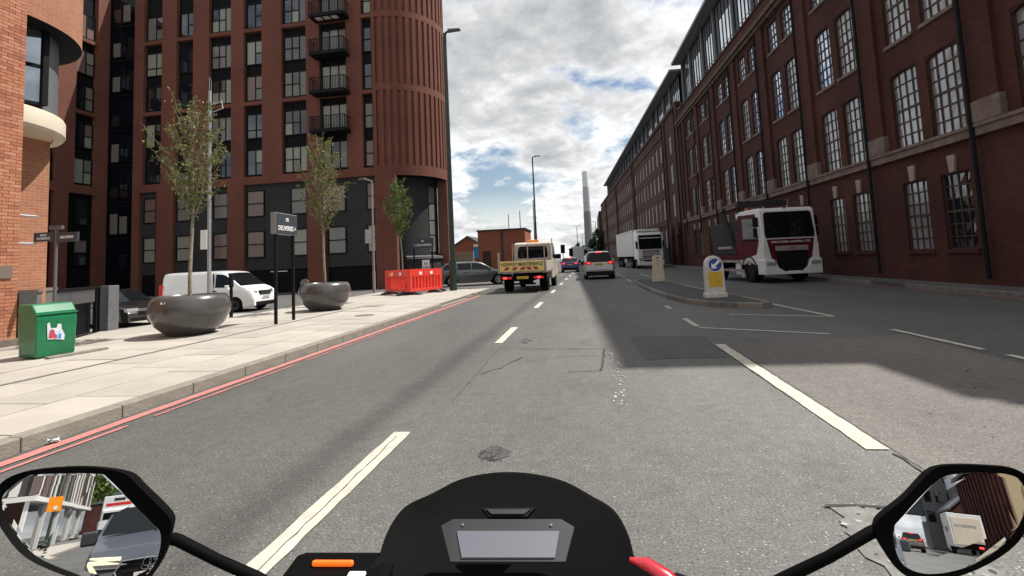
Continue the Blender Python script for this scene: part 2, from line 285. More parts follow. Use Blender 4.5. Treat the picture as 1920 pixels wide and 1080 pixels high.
# ------------------------------------------------------------------ mesh helpers
class MB:
    def __init__(s, M=None): s.v = []; s.f = []; s.mi = []; s.M = M; s.uvs = None
    def add(s, vs, fs, mi=0):
        b = len(s.v)
        s.v += [tuple(s.M @ Vector(p)) if s.M else tuple(p) for p in vs]
        s.f += [tuple(i+b for i in f) for f in fs]; s.mi += [mi]*len(fs); return s
    def box(s, x0, x1, y0, y1, z0, z1, mi=0):
        vs = [(x, y, z) for z in (z0, z1) for y in (y0, y1) for x in (x0, x1)]
        return s.add(vs, [(0, 2, 3, 1), (4, 5, 7, 6), (0, 1, 5, 4), (2, 6, 7, 3), (0, 4, 6, 2), (1, 3, 7, 5)], mi)
    def quad(s, a, b, c, d, mi=0): return s.add([a, b, c, d], [(0, 1, 2, 3)], mi)
    def poly(s, pts, mi=0): return s.add(pts, [tuple(range(len(pts)))], mi)
    def prism(s, pts, d0, d1, axis='z', mi=0):
        def P(p, d):
            return {'z': (p[0], p[1], d), 'y': (p[0], d, p[1]), 'x': (d, p[0], p[1])}[axis]
        n = len(pts); vs = [P(p, d0) for p in pts]+[P(p, d1) for p in pts]
        fs = [tuple(range(n-1, -1, -1)), tuple(range(n, 2*n))]+[(i, (i+1) % n, n+(i+1) % n, n+i) for i in range(n)]
        return s.add(vs, fs, mi)
    def cyl(s, p0, p1, r0, r1=None, n=12, mi=0):
        p0, p1 = Vector(p0), Vector(p1); r1 = r0 if r1 is None else r1
        d = (p1-p0).normalized(); a = d.orthogonal().normalized(); b = d.cross(a)
        vs = []
        for p, r in ((p0, r0), (p1, r1)):
            for k in range(n):
                t = 2*PI*k/n; vs.append(p+(a*math.cos(t)+b*math.sin(t))*r)
        fs = [(k, (k+1) % n, n+(k+1) % n, n+k) for k in range(n)]+[tuple(range(n-1, -1, -1)), tuple(range(n, 2*n))]
        return s.add(vs, fs, mi)
    def tube(s, pts, rad, n=8, mi=0):
        pts = [Vector(p) for p in pts]; rad = rad if isinstance(rad, (list, tuple)) else [rad]*len(pts); vs = []; a = None
        for i, p in enumerate(pts):
            d = (pts[min(i+1, len(pts)-1)]-pts[max(i-1, 0)]).normalized()
            a = d.orthogonal().normalized() if a is None else (a-d*a.dot(d)).normalized(); b = d.cross(a)
            for k in range(n):
                t = 2*PI*k/n; vs.append(p+(a*math.cos(t)+b*math.sin(t))*rad[i])
        fs = [(i*n+k, i*n+(k+1) % n, (i+1)*n+(k+1) % n, (i+1)*n+k) for i in range(len(pts)-1) for k in range(n)]
        fs += [tuple(range(n-1, -1, -1)), tuple(range((len(pts)-1)*n, len(pts)*n))]
        return s.add(vs, fs, mi)
    def lathe(s, prof, n=24, c=(0, 0, 0), a0=0.0, a1=2*PI, axis='z', mi=0):
        full = abs(a1-a0-2*PI) < 1e-6; m = n if full else n+1; vs = []
        for k in range(m):
            t = a0+(a1-a0)*k/n
            for r, z in prof:
                x, y = r*math.cos(t), r*math.sin(t)
                vs.append((c[0]+x, c[1]+y, c[2]+z) if axis == 'z' else (c[0]+z, c[1]+x, c[2]+y))
        q = len(prof); fs = []
        for k in range(n):
            k2 = (k+1) % m
            for j in range(q-1): fs.append((k*q+j, k2*q+j, k2*q+j+1, k*q+j+1))
        return s.add(vs, fs, mi)
    def mesh(s, name, mats, smooth=None, uvf=None):
        me = bpy.data.meshes.new(name); me.from_pydata(s.v, [], s.f)
        for m in (mats if isinstance(mats, (list, tuple)) else [mats]): me.materials.append(MATS[m])
        if any(s.mi): me.polygons.foreach_set('material_index', s.mi)
        uvl = me.uv_layers.new(name='UVMap').data
        for p in me.polygons:
            nx, ny, nz = (abs(c) for c in p.normal)
            for li in p.loop_indices:
                co = me.vertices[me.loops[li].vertex_index].co
                if uvf: uvl[li].uv = uvf(co, p)
                elif nz > nx and nz > ny: uvl[li].uv = (co.x, co.y)
                elif nx > ny: uvl[li].uv = (co.y, co.z)
                else: uvl[li].uv = (co.x, co.z)
        me.validate()
        if smooth is not None:
            me.polygons.foreach_set('use_smooth', [True]*len(me.polygons)); me.set_sharp_from_angle(angle=math.radians(smooth))
        return me
    def obj(s, name, mats, parent=None, smooth=None, bevel=0.0, uvf=None, loc=None, rz=None, seg=2, kind=None):
        return link(name, s.mesh(name, mats, smooth, uvf), parent, loc, rz, bevel, seg, kind)
def link(name, me, parent=None, loc=None, rz=None, bevel=0.0, seg=2, kind=None):
    o = bpy.data.objects.new(name, me); COL.objects.link(o)
    if parent is not None: o.parent = parent
    if loc is not None: o.location = loc
    if rz is not None: o.rotation_euler = (0, 0, rz)
    if bevel:
        b = o.modifiers.new('bevel', 'BEVEL'); b.width = bevel; b.segments = seg; b.limit_method = 'ANGLE'; b.angle_limit = math.radians(35); b.harden_normals = False
    if kind: o['kind'] = kind
    return o
def tag(o, label, cat, group=None, kind=None):
    o['label'] = label; o['category'] = cat
    if group: o['group'] = group
    if kind: o['kind'] = kind
    return o
def thing(name, label, cat, loc=(0, 0, 0), rz=0.0, group=None):
    o = bpy.data.objects.new(name, None); COL.objects.link(o); o.location = loc; o.rotation_euler = (0, 0, rz); o.empty_display_size = 0.2
    return tag(o, label, cat, group)
def structure(o): o['kind'] = 'structure'; return o
def text_obj(name, s, height, m, parent, M, width=None, depth=0.004):
    """flat lettering in the local XY plane of matrix M, centred, as a mesh"""
    cu_ = bpy.data.curves.new('t', 'FONT'); cu_.body = s; cu_.size = 1; cu_.align_x = 'CENTER'; cu_.align_y = 'CENTER'; cu_.extrude = 0.002; cu_.resolution_u = 3; cu_.offset = 0.014
    to = bpy.data.objects.new('t', cu_); COL.objects.link(to)
    dg = bpy.context.evaluated_depsgraph_get(); me = bpy.data.meshes.new_from_object(to.evaluated_get(dg))
    bpy.data.objects.remove(to); bpy.data.curves.remove(cu_)
    xs = [v.co.x for v in me.vertices]; ys = [v.co.y for v in me.vertices]
    if not xs: return None
    sx = sy = height/max(1e-6, max(ys)-min(ys))
    if width: sx = width/max(1e-6, max(xs)-min(xs))
    cx, cy = (max(xs)+min(xs))/2, (max(ys)+min(ys))/2
    for v in me.vertices: v.co = M @ Vector(((v.co.x-cx)*sx, (v.co.y-cy)*sy, v.co.z+0.002))
    me.materials.clear(); me.materials.append(MATS[m])
    return link(name, me, parent)
def face_M(loc, normal, up=(0, 0, 1)):
    """matrix whose +Z is the normal of a sign face and +Y its upward direction"""
    z = Vector(normal).normalized(); x = Vector(up).cross(z).normalized(); y = z.cross(x)
    return Matrix(((x.x, y.x, z.x, loc[0]), (x.y, y.y, z.y, loc[1]), (x.z, y.z, z.z, loc[2]), (0, 0, 0, 1)))
def smooth01(t): t = max(0.0, min(1.0, t)); return t*t*(3-2*t)
def plerp(pts, x):
    if x <= pts[0][0]: return pts[0][1]
    for (a, va), (b, vb) in zip(pts, pts[1:]):
        if x <= b: return va+(vb-va)*(x-a)/max(1e-9, b-a)
    return pts[-1][1]
def copy_tree(o, parent=None):
    c = o.copy(); COL.objects.link(c)
    if parent is not None: c.parent = parent
    for ch in list(o.children): copy_tree(ch, c)
    return c
# ------------------------------------------------------------------ ground, road, pavements
KL, KR = -4.80, 10.1            # left and right kerb faces
def zs(X): return -0.43*smooth01((-9.0-X)/4.5)-0.004
def gp(X, Y): return 0.12-0.52*smooth01((-9.6-X)/3.5)*smooth01((Y-9)/4)
def sheet(name, xs, ys, zf, m, parent=None):
    mb = MB(); n = len(ys)
    mb.add([(x, y, zf(x, y)) for x in xs for y in ys], [(i*n+j, (i+1)*n+j, (i+1)*n+j+1, i*n+j+1) for i in range(len(xs)-1) for j in range(n-1)])
    return mb.obj(name, m, parent, smooth=60)
def rng(a, b, n): return [a+(b-a)*k/n for k in range(n+1)]
def bend(y): return -0.0 if y < 52 else -0.056*(y-52)           # the street swings gently left far ahead
def bR(y): return 0.0 if y < 10 else -0.042*(y-10) if y < 52 else -0.042*42-0.056*(y-52)      # right kerb and mill line
gmb = MB(); gmb.quad((-900, -900, -0.62), (900, -900, -0.62), (900, 1500, -0.62), (-900, 1500, -0.62)); structure(gmb.obj('ground', 'far_ground'))
rmb = MB()
ysr = [-150, -60, -20, 0, 10, 20, 40, 52, 70, 100, 150, 300, 700]
for a, b in zip(ysr, ysr[1:]):
    rmb.quad((KL+bend(a), a, 0), (KR+bR(a), a, 0), (KR+bR(b), b, 0), (KL+bend(b), b, 0))
road = structure(rmb.obj('road', 'asphalt'))
side = structure(sheet('service_road', rng(-70, -13.5, 3)+rng(-13.4, KL-0.001, 14), [8, 14, 20, 24, 30, 40, 56, 75], lambda x, y: zs(x), 'asphalt_side'))
# left pavement: bed, slabs one by one where they can be told apart, kerb stones
pav = structure(bpy.data.objects.new('pavement', None)); COL.objects.link(pav); pav['kind'] = 'structure'
bed = MB(); bed.box(-10.6, KL-0.16, -2, 24, -0.3, 0.102); bed.obj('bed', 'joint', pav)
slab_cache = {}
def slab(x0, x1, y0, y1, z=0.12):
    k = (round(x1-x0, 3), round(y1-y0, 3), R.randrange(3))
    if k not in slab_cache:
        m = MB(); m.box(-k[0]/2, k[0]/2, -k[1]/2, k[1]/2, -0.04, 0); slab_cache[k] = m.mesh('slab', ('paving', 'paving_b', 'paving_c')[k[2]])
    o = link('paving_slab', slab_cache[k], pav, ((x0+x1)/2, (y0+y1)/2, z+R.uniform(-0.0025, 0.0025)))
    o.rotation_euler = (R.uniform(-0.0015, 0.0015), R.uniform(-0.0015, 0.0015), 0)
G = 0.007
cols = [(-5.79, -4.97, 1.2), (-6.64, -5.80, 0.9), (-7.50, -6.65, 1.2), (-8.53, -7.60, 0.9), (-9.56, -8.54, 1.2), (-10.58, -9.57, 0.9)]
for ci, (a, b, ln) in enumerate(cols):
    y = -1.2+0.31*ci
    while y < 15.6:
        slab(a+G, b-G, y+G, y+ln-G); y += ln
dr = MB(); dr.box(-7.585, -7.515, -1.5, 15.6, 0.06, 0.112); dr.obj('slot_drain', 'tar', pav)
far_s = MB(); far_s.box(-10.58, KL-0.17, 15.9, 23.6, 0.0, 0.1215)
for k in range(9):       # rounded corner of the pavement at the junction mouth
    pass
far_s.obj('paving', 'paving_far', pav)
back_s = MB(); back_s.box(-10.58, KL-0.17, -60, -2.0, 0.0, 0.1215); back_s.obj('paving', 'paving_far', pav)
plaza = sheet('plaza_paving', rng(-62, -16, 6)+rng(-14.5, -10.58, 10), [-25, 0, 6]+rng(8, 20, 12), gp, 'paving_far', pav)
edge = MB()
for a, b in zip(rng(-14, -9.6, 10), rng(-14, -9.6, 10)[1:]): edge.quad((a, 20, gp(a, 20)), (b, 20, gp(b, 20)), (b, 20, -0.5), (a, 20, -0.5))
edge.obj('paving_edge', 'kerb_stone', pav)
km = MB(); km.box(-0.075, 0.075, -0.452, 0.452, -0.16, 0.0); kme = km.mesh('kerb_stone', 'kerb_stone')
kmd = MB(); kmd.box(-0.075, 0.075, -0.452, 0.452, -0.16, 0.0); kmed = kmd.mesh('kerb_stone', 'kerb_dark')
y = -1.0
while y < 23.4:
    drop = 0.085*smooth01((y-14.6)/0.9)*(1-smooth01((y-18.6)/0.9))
    link('kerb_stone', kme if y < 18.8 else kmed, pav, (KL-0.083, y+0.455, 0.124-drop), bevel=0.012); y += 0.91
for k in range(5):      # corner kerb
    t = PI/2*(k+0.5)/5; o = link('kerb_stone', kmed, pav, (KL-0.083-2.0+2.0*math.cos(t), 23.45+2.0*math.sin(t)*0.5, 0.12), t*0.6); o.scale = (1, 0.66, 1)
kb = MB(); kb.box(KL-0.16, KL, -60, -1.0, -0.1, 0.122); kb.obj('kerb_run', 'kerb_stone', pav)
# right pavement
rpv = structure(bpy.data.objects.new('right_pavement', None)); COL.objects.link(rpv); rpv['kind'] = 'structure'
for a, b in ((-150, 10), (10, 52), (52, 160)):
    m = MB(); m.prism([(KR+0.16+bR(a), a), (12.6+bR(a), a), (12.6+bR(b), b), (KR+0.16+bR(b), b)], -0.2, 0.118); m.obj('paving', 'asphalt_side', rpv)
for k in range(38):
    yy = 6+k*0.915
    if 17.2 < yy < 19.6: continue
    link('kerb_stone', kmed, rpv, (KR+0.08+bR(yy), yy, 0.122), 0.042 if yy > 10 else 0.0, bevel=0.012)
m = MB(); m.prism([(KR+bR(52), 52), (KR+0.16+bR(52), 52), (KR+0.16+bR(150), 150), (KR+bR(150), 150)], -0.1, 0.124); m.prism([(KR+bR(41), 41), (KR+0.16+bR(41), 41), (KR+0.16+bR(52), 52), (KR+bR(52), 52)], -0.1, 0.122); m.obj('kerb_run', 'kerb_dark', rpv)
# far left pavement beyond the junction
flp = structure(bpy.data.objects.new('far_pavement', None)); COL.objects.link(flp); flp['kind'] = 'structure'
m = MB(); m.box(-40, KL-0.2, 40, 52, -0.3, 0.12); m.obj('paving', 'asphalt_side', flp)
m = MB(); m.prism([(-40, 52), (KL, 52), (KL+bend(160), 160), (-40, 160)], -0.3, 0.118); m.obj('paving', 'asphalt_side', flp)
# ------------------------------------------------------------------ road surfaces and markings (each its own piece of the road)
def mark(name, pts, m='paint_white', z=0.005, parent=road):
    q = MB(); q.poly([(x, y, z) for x, y in pts]); return q.obj(name, m, parent)
def line(x0, y0, x1, y1, wd=0.12, m='paint_white', z=0.008, name='lane_marking', ragged=True):
    d = Vector((x1-x0, y1-y0, 0)); L_ = d.length; d /= L_; n = Vector((-d.y, d.x, 0)); k = max(2, int(L_/0.12)) if ragged else 1
    q = MB(); rows = []
    for i in range(k+1):
        c = Vector((x0, y0, z))+d*L_*i/k; e1, e2 = (R.uniform(-0.008, 0.004), R.uniform(-0.008, 0.004)) if ragged else (0, 0)
        rows += [tuple(c+n*(wd/2+e1)), tuple(c-n*(wd/2+e2))]
    q.add(rows, [(2*i+1, 2*i+3, 2*i+2, 2*i) for i in range(k)]); return q.obj(name, m, road)
mark('brown_surfacing', [(1.97, -6), (4.75, -6), (4.75, 8.6), (1.99, 8.0)], 'asphalt_brown', 0.004)
mark('repair_patch', [(a+R.uniform(-0.02, 0.02), b+R.uniform(-0.03, 0.03)) for a, b in [(0.62, 8.9), (0.63, 8.4), (0.66, 7.9), (0.64, 7.4), (0.68, 6.95), (1.0, 6.98), (1.4, 7.0), (1.75, 7.05), (1.77, 7.6), (1.8, 8.2), (1.82, 8.8), (1.4, 8.85), (1.0, 8.9)]], 'asphalt_patch', 0.004)
LX = -1.65
for a, b in [(0.1, 4.1), (8.48, 10.43), (14.4, 16.3), (20.4, 22.4), (26.4, 28.4), (32.4, 34.4), (38.4, 40.4), (44.4, 46.4), (-8, -6), (-14, -12), (-20, -18)]:
    line(LX, a, LX-0.01, b, 0.15)
line(1.89, 3.85, 1.87, 8.0, 0.15); line(1.95, 9.78, 3.76, 8.75, 0.10); line(3.0, 11.68, 4.72, 10.9, 0.09); line(4.53, 13.9, 4.78, 10.9, 0.10)
line(4.85, 9.1, 4.93, 7.3, 0.10); line(4.95, 6.95, 4.98, 6.4, 0.10); line(5.0, 5.9, 5.03, 4.2, 0.10); line(1.93, 11.2, 1.95, 9.95, 0.11); line(1.95, 14.0, 1.97, 13.2, 0.10)
line(5.02, 2.2, 5.05, 0.4, 0.1); line(1.9, 0.2, 1.9, -3.8, 0.12); line(1.95, -8, 1.95, -12, 0.12); line(5.1, -4, 5.1, -8, 0.1); line(2.1, -15, 5.0, -17, 0.12); line(2.1, -20, 5.0, -22, 0.12); line(5.0, -24, 7.6, -24, 0.2)
for k in range(9):
    yy = 27.5+k*4.1; line(2.1+bend(yy), yy, 2.08+bend(yy+2.4), yy+2.4, 0.11)
for k in range(6):
    yy = 28+k*6.0; line(2.35, yy+1.0, 3.5, yy, 0.11)
line(3.75, 27, 3.65, 39, 0.11); line(4.0, 22.5, 4.35, 15.5, 0.11); line(1.0, 19.2, 1.45, 19.1, 0.12, 'paint_worn')
for k in range(7): line(0.9-0.3*(k % 2), 36+k*0.02, 1.5, 36.2, 0.1, 'paint_worn') if k == 0 else None
line(-4.65, -30, -4.65, 14.6, 0.13, 'paint_red'); line(-4.65, 14.6, -4.69, 20.5, 0.12, 'paint_red'); line(-4.49, -1, -4.47, 4.2, 0.05, 'paint_red'); line(-4.47, 4.5, -4.47, 6.9, 0.04, 'paint_red'); line(-4.47, 7.2, -4.51, 20, 0.035, 'paint_red')
line(9.93, 4, 9.93, 10, 0.08, 'paint_red'); line(9.93, 10, 9.93+bR(22), 22, 0.08, 'paint_red')
# worn flecks of an old line and tar-sealed cracks
def strip(name, pts, wd, m='tar', z=0.007, jit=0.0):
    q = MB(); rows = []; P = []
    for (a, b) in zip(pts, pts[1:]):
        n = max(1, int(math.hypot(b[0]-a[0], b[1]-a[1])/0.09)); P += [(a[0]+(b[0]-a[0])*k/n, a[1]+(b[1]-a[1])*k/n) for k in range(n)]
    P.append(pts[-1]); P = [(x+R.uniform(-jit, jit), y+R.uniform(-jit, jit)) for x, y in P]
    for i, p in enumerate(P):
        a, b = P[max(0, i-1)], P[min(len(P)-1, i+1)]; d = Vector((b[0]-a[0], b[1]-a[1], 0)); d = d.normalized() if d.length > 0 else Vector((1, 0, 0)); n = Vector((-d.y, d.x, 0)); ww = wd*R.uniform(0.35, 1.15)
        rows += [tuple(Vector((*p, z))+n*ww/2), tuple(Vector((*p, z))-n*ww/2)]
    q.add(rows, [(2*i+1, 2*i+3, 2*i+2, 2*i) for i in range(len(P)-1)]); return q.obj(name, m, road)
strip('crack', [(-1.22, 7.9), (-0.4, 7.82), (0.14, 7.8)], 0.022, jit=0.012); strip('crack', [(0.14, 7.8), (0.1, 7.0), (0.06, 6.32)], 0.03, jit=0.012)
strip('crack', [(0.06, 6.32), (-0.35, 6.28)], 0.018, jit=0.012); strip('crack', [(-1.05, 7.25), (-1.28, 6.5), (-1.45, 6.2)], 0.02, jit=0.02); strip('crack', [(-0.6, 7.2), (-0.1, 7.3), (0.08, 7.25)], 0.012, jit=0.02)
strip('crack', [(-1.48, 5.0), (-1.5, 6.1), (-1.54, 7.4), (-1.52, 8.4)], 0.006, jit=0.008); strip('crack', [(1.95, 3.8), (1.96, 3.3), (1.97, 2.9), (1.96, 2.4)], 0.022, jit=0.012)
strip('crack', [(1.79, 8.0), (1.80, 6.0), (1.81, 4.4)], 0.014, jit=0.012); strip('crack', [(-1.68, 0.1), (-1.64, 2), (-1.67, 4.0)], 0.008, z=0.0105, jit=0.009)
def blotch(x, y, rx, ry, m='tar', n=9, z=0.007):
    q = MB()
    for k in range(n):
        cx, cy = x+R.gauss(0, rx*0.5), y+R.gauss(0, ry*0.5); a = R.uniform(0.15, 0.42); zz = z+k*0.0006
        q.poly([(cx+rx*a*R.uniform(0.5, 1.2)*math.cos(t), cy+ry*a*R.uniform(0.5, 1.2)*math.sin(t), zz) for t in [2*PI*j/9 for j in range(9)]])
    return q.obj('tar_blotch', m, road)
def crazing(x, y, rx, ry, n, wd):
    for k in range(n):
        a = R.uniform(-0.5, 0.5)+(0 if k % 3 else 1.2); c0 = (x+R.gauss(0, rx*0.5), y+R.gauss(0, ry*0.5)); l_ = R.uniform(0.25, 0.6)*rx*2
        strip('crack', [(c0[0]-math.cos(a)*l_/2, c0[1]-math.sin(a)*l_/2), (c0[0]+R.gauss(0, 0.015), c0[1]+0.02), (c0[0]+math.cos(a)*l_/2, c0[1]+math.sin(a)*l_/2)], wd, z=0.006+k*0.0003, jit=0.012)
mark('worn_hollow', [(-0.79+0.13*R.uniform(0.6, 1.2)*math.cos(t), 3.68+0.13*R.uniform(0.6, 1.2)*math.sin(t)) for t in [2*PI*j/16 for j in range(16)]], 'asphalt_dark', 0.004); crazing(-0.79, 3.68, 0.08, 0.12, 8, 0.010); crazing(-1.2, 8.7, 0.10, 0.5, 12, 0.024)
q = MB()
for k in range(95):
    yy = R.choice((R.uniform(4.4, 11.5), R.gauss(6.0, 0.5), R.gauss(7.2, 0.4))); xx = 0.22+0.02*(yy-8)**0+R.gauss(0, 0.035)+0.03*math.sin(yy*2.2); a = R.uniform(0.006, 0.021)
    q.poly([(xx+a*R.uniform(0.5, 1.2)*math.cos(t), yy+2.0*a*R.uniform(0.4, 1.2)*math.sin(t), 0.006+k*0.00001) for t in [2*PI*j/6 for j in range(6)]])
o = q.obj('worn_flecks', 'paint_worn', road); o['kind'] = 'stuff'
# broken-up repair beside the right mirror
def crv(P, k=5): return [(P[i][0]+(P[(i+1) % len(P)][0]-P[i][0])*j/k, P[i][1]+(P[(i+1) % len(P)][1]-P[i][1])*j/k) for i in range(len(P)) for j in range(k)]
q = MB(); q.poly([(x+R.uniform(-0.03, 0.03), y+R.uniform(-0.04, 0.04), 0.0065) for x, y in crv([(1.22, 3.0), (1.36, 3.03), (1.52, 3.01), (1.64, 2.9), (1.66, 2.6), (1.6, 2.3), (1.45, 2.05), (1.3, 2.1), (1.2, 2.35), (1.17, 2.7)])]); q.obj('broken_patch', 'broken', road)
strip('crack', [(1.18, 3.02), (1.36, 3.05), (1.5, 3.02), (1.66, 2.9)], 0.03, z=0.009, jit=0.01); blotch(1.48, 2.42, 0.07, 0.05, n=3, z=0.009)
q = MB()
for k in range(60):
    xx, yy, a = R.uniform(1.2, 1.62), R.uniform(2.1, 2.95), R.uniform(0.006, 0.02)
    q.poly([(xx+a*R.uniform(0.5, 1.2)*math.cos(t), yy+a*R.uniform(0.5, 1.2)*math.sin(t), 0.0075+k*0.00002) for t in [2*PI*j/6 for j in range(6)]], k % 2)
o = q.obj('loose_stone', ['paint_worn', 'asphalt_dark'], road); o['kind'] = 'stuff'
q = MB()
for k in range(14):
    xx, yy, a = R.uniform(2.6, 4.6), R.uniform(3.6, 6.2), R.uniform(0.006, 0.02); q.lathe([(0, a*0.7), (a, 0.001)], 6, (xx, yy, 0.005))
o = q.obj('road_grit', 'tar', road); o['kind'] = 'stuff'
q = MB(); q.lathe([(0.001, 0.012), (0.24, 0.012), (0.26, 0.006), (0.27, 0.0)], 20, (-6.1, 12.6, 0.118)); q.obj('access_cover', 'granite', pav)
q = MB(); q.box(-9.4, -8.8, 16.6, 17.4, 0.1, 0.126); q.obj('access_cover', 'granite', pav)
q = MB(); q.box(-7.6, -6.9, 15.2, 15.9, 0.1, 0.126); q.obj('access_cover', 'kerb_stone', pav)
# ------------------------------------------------------------------ traffic island
isl = structure(bpy.data.objects.new('traffic_island', None)); COL.objects.link(isl); isl['kind'] = 'structure'
out = [(2.15, 25.6), (2.08, 22.5), (2.14, 19.0), (2.3, 16.2), (2.55, 14.5), (2.95, 13.45), (3.5, 12.9), (4.05, 12.72), (4.33, 12.95), (4.22, 14.6), (3.98, 17.5), (3.72, 20.5), (3.45, 23.5), (3.1, 26.2), (2.55, 26.6)]
cx_, cy_ = 3.1, 19
def inset(p, d):
    v = Vector((p[0]-cx_, (p[1]-cy_)*0.35)); v = v.normalized()*d; return (p[0]-v.x, p[1]-v.y)
inn = [inset(p, 0.17) for p in out]
m = MB(); m.prism(inn, -0.05, 0.105); m.obj('surface', 'asphalt_dark', isl)
for i in range(len(out)):
    a, b, c, d = out[i], out[(i+1) % len(out)], inn[(i+1) % len(out)], inn[i]
    n = max(1, round(math.hypot(b[0]-a[0], b[1]-a[1])/0.95))
    for k in range(n):
        t0, t1 = (k+0.004)/n, (k+0.996)/n
        l = lambda p, q, t: (p[0]+(q[0]-p[0])*t, p[1]+(q[1]-p[1])*t)
        m = MB(); m.prism([l(a, b, t0), l(a, b, t1), l(d, c, t1), l(d, c, t0)], -0.05, 0.135); m.obj('kerb_stone', 'kerb_dark' if i % 2 else 'kerb_stone', isl, bevel=0.015)
# ------------------------------------------------------------------ wall with openings
def wall_mb(origin, u, n, u0, u1, z0, z1, openings, reveal=0.2, arch=0.0):
    """a wall sheet in the plane (origin, u, Z) facing n, cut by rectangular openings with reveals; optional segmental heads"""
    o, u, n = Vector(origin), Vector(u), Vector(n); Z = Vector((0, 0, 1)); mb = MB()
    us = sorted({u0, u1, *[a for q in openings for a in q[:2]]}); zz = sorted({z0, z1, *[a for q in openings for a in q[2:4]]})
    P = lambda a, z, d=0.0: o+u*a+Z*z-n*d
    flip = u.cross(Z).dot(n) < 0
    def quad(a, b, c, d): mb.quad(*((a, d, c, b) if flip else (a, b, c, d)))
    for a, b in zip(us, us[1:]):
        for c, d in zip(zz, zz[1:]):
            mu, mz = (a+b)/2, (c+d)/2
            if any(q[0] < mu < q[1] and q[2] < mz < q[3] for q in openings): continue
            quad(P(a, c), P(b, c), P(b, d), P(a, d))
    for q in openings:
        a, b, c, d = q[:4]; r = reveal
        quad(P(a, c), P(a, d), P(a, d, r), P(a, c, r)); quad(P(b, d), P(b, c), P(b, c, r), P(b, d, r))
        quad(P(b, c), P(a, c), P(a, c, r), P(b, c, r)); quad(P(a, d), P(b, d), P(b, d, r), P(a, d, r))
        if len(q) > 4 and q[4]:
            h = q[4]; k = 8; ar = []
            for i in range(k+1):
                t = i/k; ar.append((a+(b-a)*t, d-h+h*(1-(2*t-1)**2)))
            for (ua, za), (ub, zb) in zip(ar, ar[1:]):
                quad(P(ua, za, 0.02), P(ub, zb, 0.02), P(ub, d, 0.02), P(ua, d, 0.02)); quad(P(ub, zb, 0.02), P(ua, za, 0.02), P(ua, za, r), P(ub, zb, r))
    return mb
# window built in the XZ plane facing -Y, origin at its lower left, so alike windows share meshes
WC = {}
def window(parent, P, rz, wd, ht, vs, hs, fm, panes, bar=0.05, depth=0.09, each=True, sash=None, name='window', meet=None):
    """vs / hs: cell edges as fractions, per pane rectangles given by lists of (x0,x1,z0,z1) in fractions when vs is None"""
    cells = vs if hs is None else [(a, b, c, d) for a, b in zip(vs, vs[1:]) for c, d in zip(hs, hs[1:])]
    key = (round(wd, 2), round(ht, 2), tuple(cells), fm, bar, meet)
    if key not in WC:
        f = MB(); f.box(0, wd, 0, depth, 0, bar); f.box(0, wd, 0, depth, ht-bar, ht); f.box(0, bar, 0.001, depth, bar, ht-bar); f.box(wd-bar, wd, 0.001, depth, bar, ht-bar)
        seen = set()
        for a, b, c, d in cells:
            for e, lo, hi, ax in ((b, c, d, 'v'), (d, a, b, 'h')):
                if e < 0.999 and (e, lo, ax) not in seen:
                    seen.add((e, lo, ax)); hb = bar*0.45
                    if meet and ax == 'h' and abs(e-meet) < 0.01: hb = bar*0.9
                    if ax == 'v': f.box(e*wd-hb, e*wd+hb, 0.012, depth*0.8, lo*ht, hi*ht)
                    else: f.box(lo*wd, hi*wd, 0.009, depth*0.82, e*ht-hb, e*ht+hb)
        fr = f.mesh('window', fm); pm = {}
        WC[key] = (fr, pm)
    fr, pm = WC[key]
    wo = link(name, fr, parent, P, rz)
    if each:
        for i, (a, b, c, d) in enumerate(cells):
            m = panes(i); pk = (i, m)
            if pk not in pm:
                q = MB(); y = depth*0.55; q.quad((a*wd, y, c*ht), (b*wd, y, c*ht), (b*wd, y, d*ht), (a*wd, y, d*ht)); pm[pk] = q.mesh('pane', m)
            link('pane', pm[pk], wo)
    else:
        m, var = panes(0), R.randrange(4); pk = (m, var)
        if pk not in pm:
            q = MB(); rr = random.Random(var*7+3)
            for a, b, c, d in cells:
                y = depth*0.55; s = lambda: y+rr.uniform(-0.006, 0.006)
                q.quad((a*wd, s(), c*ht), (b*wd, s(), c*ht), (b*wd, s(), d*ht), (a*wd, s(), d*ht))
            pm[pk] = q.mesh('glazing', m)
        link('glazing', pm[pk], wo)
    return wo
def pick(*ms):
    return lambda i: R.choice(ms)
# ------------------------------------------------------------------ apartment tower with the ribbed round end
tw = thing('apartment_tower', 'tall red brick apartment tower with ribbed round end and black balconies', 'building', (-28, 38, -0.55))
TX, TY, TZ = 28, -38, 0.55         # world -> local
TOP = 28.2
cols_t = {'B': (-39.4, -37.5, 2), 'C': (-36.0, -34.3, 2), 'D': (-32.7, -30.5, 3), 'E': (-29.25, -27.5, 2), 'F': (-25.6, -23.3, 3), 'G': (-22.05, -19.6, 0), 'H': (-18.2, -17.28, 1)}
lv = [(9.65+6.65*i, min(TOP-0.5, 9.65+6.65*i+6.33)) for i in range(3)]
ops = [(a, b, z0, z1) for k, (a, b, t) in cols_t.items() for z0, z1 in lv]
pod = [(-39.65, -37.9), (-36.2, -30.85), (-29.25, -23.35), (-21.7, -17.25)]
ops += [(a, b, -0.5, 8.95) for a, b in pod]
wl = wall_mb((TX, 0, TZ), (1, 0, 0), (0, -1, 0), -40.4, -16.96, -0.55, TOP, ops, 0.42); wl.obj('front_wall', 'brick_tower', tw)
m = MB()
for a, b, t in cols_t.values(): m.box(a+TX-0.05, b+TX+0.05, 0.36, 0.44, 9.6+TZ, TOP-0.3+TZ)
m.obj('spandrel_panel', 'black_panel', tw)
m = MB()
for a, b in pod: m.box(a+TX-0.05, b+TX+0.05, 0.30, 0.44, 1.55+TZ, 9.0+TZ)
m.obj('podium_wall', 'brick_grey', tw)
m = MB()
